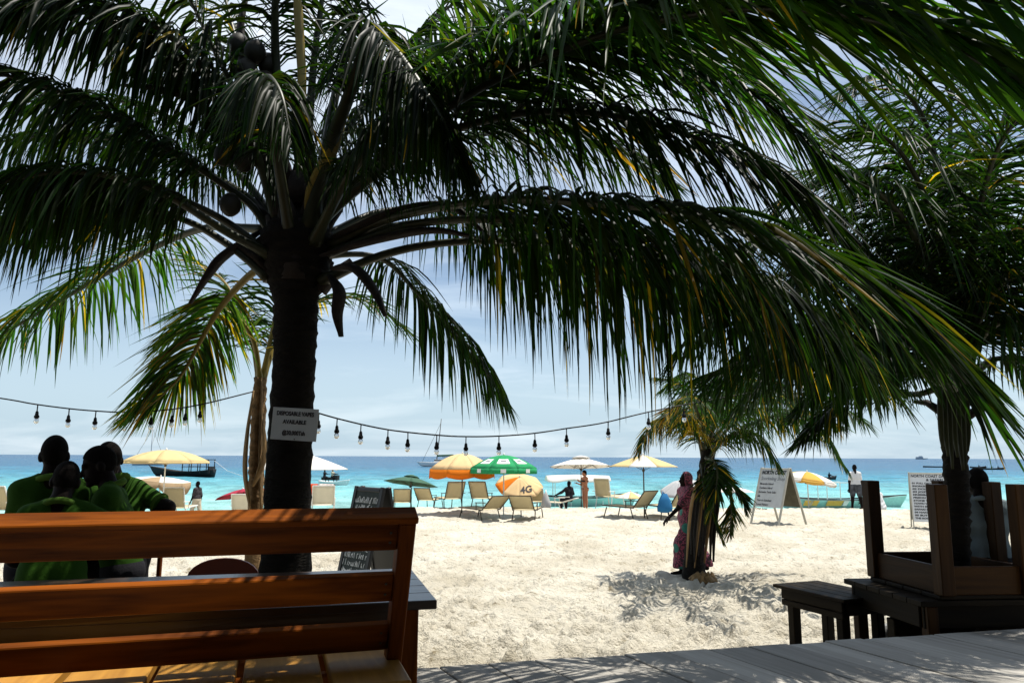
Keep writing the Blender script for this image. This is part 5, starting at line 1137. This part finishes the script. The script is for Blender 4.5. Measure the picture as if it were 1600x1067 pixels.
# towels on a drying rail
x, y, z = at(503, 27.0); tr_ = thing('towel_rail', 'red and patterned towels hung over a rail right of the big trunk', 'towels', (x, y, z), R(-8))
hr = hgt(503, 757, 27.0)
for s in (-.5, .5): beam('post', (s, 0, -.1), (s * .9, 0, hr), .04, .04, M['darkmetal'], tr_, up=(1, 0, 0))
beam('rail', (-.5, 0, hr), (.5, 0, hr), .035, .035, M['darkmetal'], tr_)
def hang(parent, nm, x0, x1, hz_, ln, mat, slant=0.0):
    V = []; F = []; n = 9
    for j in range(n):
        u = j / (n - 1); xx = x0 + (x1 - x0) * u
        for k, (yy, zz) in enumerate(((-.05, -ln), (-.045, -ln * .5), (-.03, 0.01), (0, .03), (.03, 0), (.045, -ln * .6))): V.append(Vector((xx + slant * zz, yy + .02 * math.sin(u * 17) * (-zz), hz_ + zz)))
    for j in range(n - 1):
        for k in range(5): F.append((j * 6 + k, (j + 1) * 6 + k, (j + 1) * 6 + k + 1, j * 6 + k + 1))
    o = obj(nm, V, F, M[mat], parent, True); so = o.modifiers.new('thick', 'SOLIDIFY'); so.thickness = .01; return o
hang(tr_, 'towel', -.44, -.16, hr, .55, 'redtowel', .1); hang(tr_, 'towel', -.13, .44, hr, .58, 'pattowel', .05)
x, y, z = at(1038, 22.8); bt = thing('beach_bag', 'blue cloth bundle beside the hand of the woman in printed dress', 'bag', (x, y, z), R(20))
hb = hgt(1038, 771, 22.8)
V, F = lathe_vf([(.10, .22), (.26, .26), (.27, .38), (.2, hb * .75), (.08, hb)], 10); obj('cloth', [Vector((v.x * 1.0, v.y * .45, v.z)) for v in V], F, M['blue'], bt, True)
tube('strap', [Vector((-.2, 0, hb * .7)), Vector((-.05, 0, hb + .05)), Vector((.2, 0, hb * .7))], .02, M['blue'], bt); 
for sx in (-.15, .15): beam('stand', (sx, 0, -.05), (sx * .8, 0, .3), .03, .03, M['darkmetal'], bt, up=(1, 0, 0))
# closed umbrella
x, y, z = at(853, 31.0); cu_ = thing('closed_umbrella', 'folded grey umbrella standing closed right of the pale lounger', 'umbrella', (x, y, z)); hh_ = hgt(853, 768, 31)
V, F = lathe_vf([(.17, .05), (.2, .2), (.15, hh_ * .6), (.07, hh_ * .9), (.02, hh_)], 10); obj('folded_canopy', [v + Vector((.02 * math.sin(v.z * 9), 0, 0)) for v in V], F, M['grey'], cu_, True); tube('pole', [Vector((0, 0, -.1)), Vector((0, 0, hh_ + .08))], .02, M['whitemetal'], cu_)

# ------------------------------------------------------------------ boats
def hull_vf(L, B, D, sheer=.35, n=18, flatstern=.5, keel=.15):
    V = []; F = []; m = 9
    for i in range(n + 1):
        u = -1 + 2 * i / n; 
        bw = B / 2 * max(.03, (1 - abs(u) ** 2.4) if u > 0 else (1 - (1 - flatstern) * abs(u) ** 2.5)); zt = D * (1 + sheer * (u ** 2) * (1.3 if u > 0 else .6)); zb = D * .35 * max(0, u) ** 3 - keel
        for j in range(m):
            a = math.pi * j / (m - 1); V.append(Vector((u * L / 2 + .12 * L * max(0, u) ** 6 * (abs(math.cos(a))), -math.cos(a) * bw * (1 if True else 1), zb + (zt - zb) * abs(math.cos(a)) ** 1.4)))
    for i in range(n):
        for j in range(m - 1): F.append((i * m + j, (i + 1) * m + j, (i + 1) * m + j + 1, i * m + j + 1))
    F.append(tuple(range(m))); F.append(tuple(n * m + j for j in range(m - 1, -1, -1)))
    return V, F, m
def hull(nm, parent, L, B, D, mat, **k):
    V, F, m = hull_vf(L, B, D, **k); h_ = obj(nm, V, F, M[mat], parent, True); so = h_.modifiers.new('thick', 'SOLIDIFY'); so.thickness = .04
    return h_, V, m
def gunwale(parent, V, m, mat, r=.05):
    for s in (0, m - 1): tube('gunwale', [V[i * m + s] for i in range(len(V) // m)], r, M[mat], parent, n=6)
# dhow
d = 108; x = PX(288, d); bo = thing('wooden_boat', 'dark wooden tour boat with open roofed cabin anchored behind the cream umbrella', 'boat', (x, d, SEA_Z), R(176))
hull('hull', bo, 8.6, 2.2, .8, 'darkhull', sheer=.7); V, F = box_vf((-1.9, 0, 2.45), (4.0, 2.2, .1)); obj('roof', V, F, M['darkhull'], bo)
for xx in (-3.8, -2.6, -1.3, 0.0):
    for s in (-1, 1): beam('roof_post', (xx, s * .95, .5), (xx, s * .95, 2.4), .1, .1, M['darkhull'], bo, up=(1, 0, 0))
for s in (-1, 1): beam('rail', (-3.9, s * .97, 1.45), (.1, s * .97, 1.45), .08, .08, M['darkhull'], bo)
V, F = box_vf((-3.9, 0, 1.0), (.1, 1.9, .9)); obj('stern_panel', V, F, M['darkhull'], bo); tube('stem_post', [Vector((4.6, 0, .8)), Vector((5.6, 0, 1.75))], .07, M['darkhull'], bo)
tube('anchor_rope', [Vector((-4.2, 0, 2.3)), Vector((-8, 4, 1.0)), Vector((-14, 9, -.1))], .03, M['whitemetal'], bo, n=5)
# mast of a yacht behind the staff's umbrella
d = 230; x = PX(229, d); mb = thing('sailing_boat', 'far sailing boat whose bare mast rises behind the cream umbrella', 'boat', (x, d, SEA_Z), R(20))
hull('hull', mb, 9, 2.6, 1.0, 'whitehull'); tube('mast', [Vector((.5, 0, .6)), Vector((.5, 0, 11.5))], .11, M['grey'], mb); tube('stay', [Vector((.5, 0, 11)), Vector((4.6, 0, 1.2))], .04, M['darkmetal'], mb, n=5); tube('stay', [Vector((.5, 0, 11)), Vector((-4.4, 0, 1.0))], .04, M['darkmetal'], mb, n=5); beam('boom', (.5, 0, 2.1), (-3.6, 0, 2.2), .3, .3, M['whitehull'], mb)
V, F = box_vf((-.3, 0, 1.35), (3.4, 1.6, .7)); obj('cabin', V, F, M['whitehull'], mb)
# catamaran
d = 225; x = PX(686, d); cb = thing('catamaran', 'white catamaran at anchor with bare mast left of the orange umbrella', 'boat', (x, d, SEA_Z), R(178))
for s in (-1, 1): 
    hh = hull('hull', cb, 10.5, 1.3, 1.2, 'whitehull', sheer=.15)[0]; hh.location = (0, s * 2.1, 0)
V, F = merge(box_vf((-.8, 0, 1.25), (5.6, 3.6, .25)), box_vf((-.6, 0, 1.75), (4.0, 3.0, .8))); obj('cabin', V, F, M['whitehull'], cb); V, F = box_vf((-.6, 0, 1.85), (4.05, 3.05, .3)); obj('window_band', V, F, M['darkhull'], cb)
V, F = box_vf((-3.0, 0, 2.75), (4.0, 3.2, .12)); obj('bimini', V, F, M['darkgreen'], cb); 
for s in (-1, 1):
    for xx in (-4.6, -1.6): beam('bimini_post', (xx, s * 1.5, 1.2), (xx, s * 1.5, 2.7), .07, .07, M['darkmetal'], cb, up=(1, 0, 0))
tube('mast', [Vector((.9, 0, 1.5)), Vector((.25, 0, 8)), Vector((-.3, 0, 14.3))], [.16, .14, .09], M['darkmetal'], cb); tube('boom', [Vector((.8, 0, 3.2)), Vector((-4.2, 0, 3.4))], .28, M['darkgreen'], cb)
tube('stay', [Vector((-.2, 0, 13)), Vector((5.3, 0, 1.3))], .05, M['darkmetal'], cb, n=5)
# jet ski with two riders
d = 78; x = PX(520, d); js = thing('jet_ski', 'white and dark jet ski carrying two riders left of the chalkboard', 'jet ski', (x, d, SEA_Z), R(-14))
hull('hull', js, 3.0, 1.1, .45, 'whitehull', sheer=.4); V, F = box_vf((-.5, 0, .75), (1.5, .4, .3)); obj('seat', V, F, M['darkhull'], js); V, F = merge(box_vf((.35, 0, .85), (.5, .5, .5))); obj('console', V, F, M['darkhull'], js)
tube('handlebar', [Vector((.3, -.4, 1.15)), Vector((.35, 0, 1.2)), Vector((.3, .4, 1.15))], .03, M['darkmetal'], js)
for k, (off, lb) in enumerate(((-.1, 'jet ski rider sitting at the handlebar'), (-1.0, 'passenger sitting at the back of the jet ski'))):
    person(lb, (x + off * math.cos(R(-14)), d + off * math.sin(R(-14)), SEA_Z + .7), R(-104), 1.72 - .1 * k, h=.035, pelvis=.16, fingers=False, top='khaki' if k == 0 else 'darktrousers', bottom='darktrousers', leglen=.2, legL=((-.5, .7, -.25), (-.1, .1, -1)), legR=((.5, .7, -.25), (.1, .1, -1)), armL=((-.2, .8, -.6), (0, 1, 0)), armR=((.2, .8, -.6), (0, 1, 0)), skin='skin')
# awning boat beached near the water and boat XI COLO
def tourboat(label, px, d, rz, L, posts, awning, txt=None):
    x = PX(px, d); t = thing('tour_boat', label, 'boat', (x, d, SEA_Z - .4), rz)
    h_, V, m = hull('hull', t, L, 2.0, .95, 'tealhull', sheer=.25); gunwale(t, V, m, 'darkhull', .035)
    for xx in posts:
        for s in (-1, 1): beam('awning_post', (xx, s * .8, .4), (xx, s * .8, 2.0), .05, .05, M['whitemetal'], t, up=(1, 0, 0))
    if len(posts) > 1:
        for s in (-1, 1): beam('awning_rail', (posts[0], s * .8, 2.0), (posts[-1], s * .8, 2.0), .04, .04, M['whitemetal'], t)
    if awning:
        V2 = []; F2 = []; n = 13
        for i in range(n):
            u = i / (n - 1)
            for j in range(7):
                v = -1 + j / 3; V2.append(Vector((posts[0] - .5 + (posts[-1] - posts[0] + 1.0) * u, v * 1.05, 2.38 - .35 * v * v - .08 * math.sin(u * 12) * abs(v) - .12 * abs(u - .5))))
        for i in range(n - 1):
            for j in range(6): F2.append((i * 7 + j, (i + 1) * 7 + j, (i + 1) * 7 + j + 1, i * 7 + j + 1))
        a_ = obj('awning', V2, F2, M['white'], t, True); so = a_.modifiers.new('thick', 'SOLIDIFY'); so.thickness = .02
    for k, xx in enumerate((-L * .32, -L * .16, 0, L * .17)):
        V2, F2 = box_vf((xx, 0, .55), (.3, 1.5, .06)); obj('thwart', V2, F2, M['signframe'], t)
    return t
tourboat('teal boat with white awning moored behind the woman in bikini', 912, 48, R(2), 5.6, (-1.9, -.9, .1, 1.1), True)
bt2 = tourboat('teal and orange boat lettered on its bow, behind the man in white', 1310, 47, R(-3), 6.6, (-1.0, .4), False)
x = bt2.location.x
for k, (xx, cc_, wq) in enumerate(((-2.1, 'yellow', .9), (-.7, 'yellow', 1.0), (-2.1, 'white', .25), (-.05, 'white', .35))):
    V = [Vector((xx - wq / 2, -1.03, .62)), Vector((xx + wq / 2 - .1, -1.03, .62)), Vector((xx + wq / 2 + .1, -1.05, .92)), Vector((xx - wq / 2 + .15, -1.05, .92))]
    V2 = [v + Vector((0, .06, 0)) for v in V]; obj('painted_panel', V + V2, [(0, 1, 2, 3), (4, 7, 6, 5), (0, 4, 5, 1), (1, 5, 6, 2), (2, 6, 7, 3), (3, 7, 4, 0)], M[cc_], bt2)
lettering(bt2, 'XI COLO', .36, plane_matrix((.75, -1.02, .86), (1, .03, 0), (0, 0, 1)), M['ink'], 'LEFT', bold=.02)
# rowing boat, canoes, ship
def canoe(label, px, d, rz, L, rowers):
    x = PX(px, d); t = thing('canoe', label, 'boat', (x, d, SEA_Z), rz, 'canoes far out on the water'); hull('hull', t, L, .75, .4, 'darkhull', sheer=.5)
    for k, xx in enumerate(rowers):
        person('paddler sitting in the ' + label.split(' with ')[0] + (', seat %s' % ('in front', 'in the middle', 'at the stern')[k] if len(rowers) > 1 else ''), (x + xx * math.cos(rz), d + xx * math.sin(rz), SEA_Z + .12), rz - R(90), 1.7, h=.05, pelvis=.14, fingers=False, top='darktrousers', legL=((-.2, 1, .1), (0, 1, -.3)), legR=((.2, 1, .1), (0, 1, -.3)), armL=((-.6, .5, -.6), (-.1, 1, 0)), armR=((.6, .5, -.6), (.1, 1, 0)), sleeve=1.8)
    return t
canoe('small rowing boat right of the white and yellow umbrella with one rower', 1296, 106, R(25), 2.4, (0.1,))
canoe('long dark canoe left of the right palm trunk with nobody showing', 1472, 262, R(0), 12, ())
canoe('low dark canoe right of the palm trunk with one rower', 1530, 250, R(3), 5, (.5,))
canoe('outrigger canoe at the far right with three rowers', 1552, 215, R(5), 7, (2.0, 0, -1.8))
d = 2600; x = PX(1443, d); sh_ = thing('ship', 'pale ship on the horizon left of the right palm', 'ship', (x, d, SEA_Z)); V, F, m = hull_vf(40, 8, 3.2, sheer=.1); obj('hull', V, F, M['hazehull'], sh_, True)
V, F = merge(box_vf((-6, 0, 5.5), (22, 7, 5)), box_vf((-2, 0, 9.5), (10, 6, 3))); obj('superstructure', V, F, M['hazehull'], sh_)
# swimmer
x, y = PX(22, 62), 62; person('swimmer with only head and arm above the shallow water at the left', (x, y, SEA_Z - 1.35), R(40), 1.7, h=.03, fingers=False, skin='skintan', top=None, bottom='shorts', leglen=.2, armR=((.7, .6, .3), (.3, .9, -.2)))
# sunbather whose raised knees show at the left
x, y, z = at(16, 21.6); person('sunbather lying on the lounger at the left picture edge, feet showing', (PX(6, 21.0) + .1, 21.35, gz(PX(6, 21), 21.3) + .36), R(-16), 1.7, h=.022, pelvis=.06, skin='skintan', lean=(-.9, 0, 0), top=None, bottom='shorts', leglen=.2, legL=((-.1, 1, .75), (0, 1, -.75)), legR=((.1, 1, .2), (0, 1, .05)), armL=((-.3, .6, -.5), (.1, 1, 0)), armR=((.3, .6, -.5), (-.1, 1, 0)))
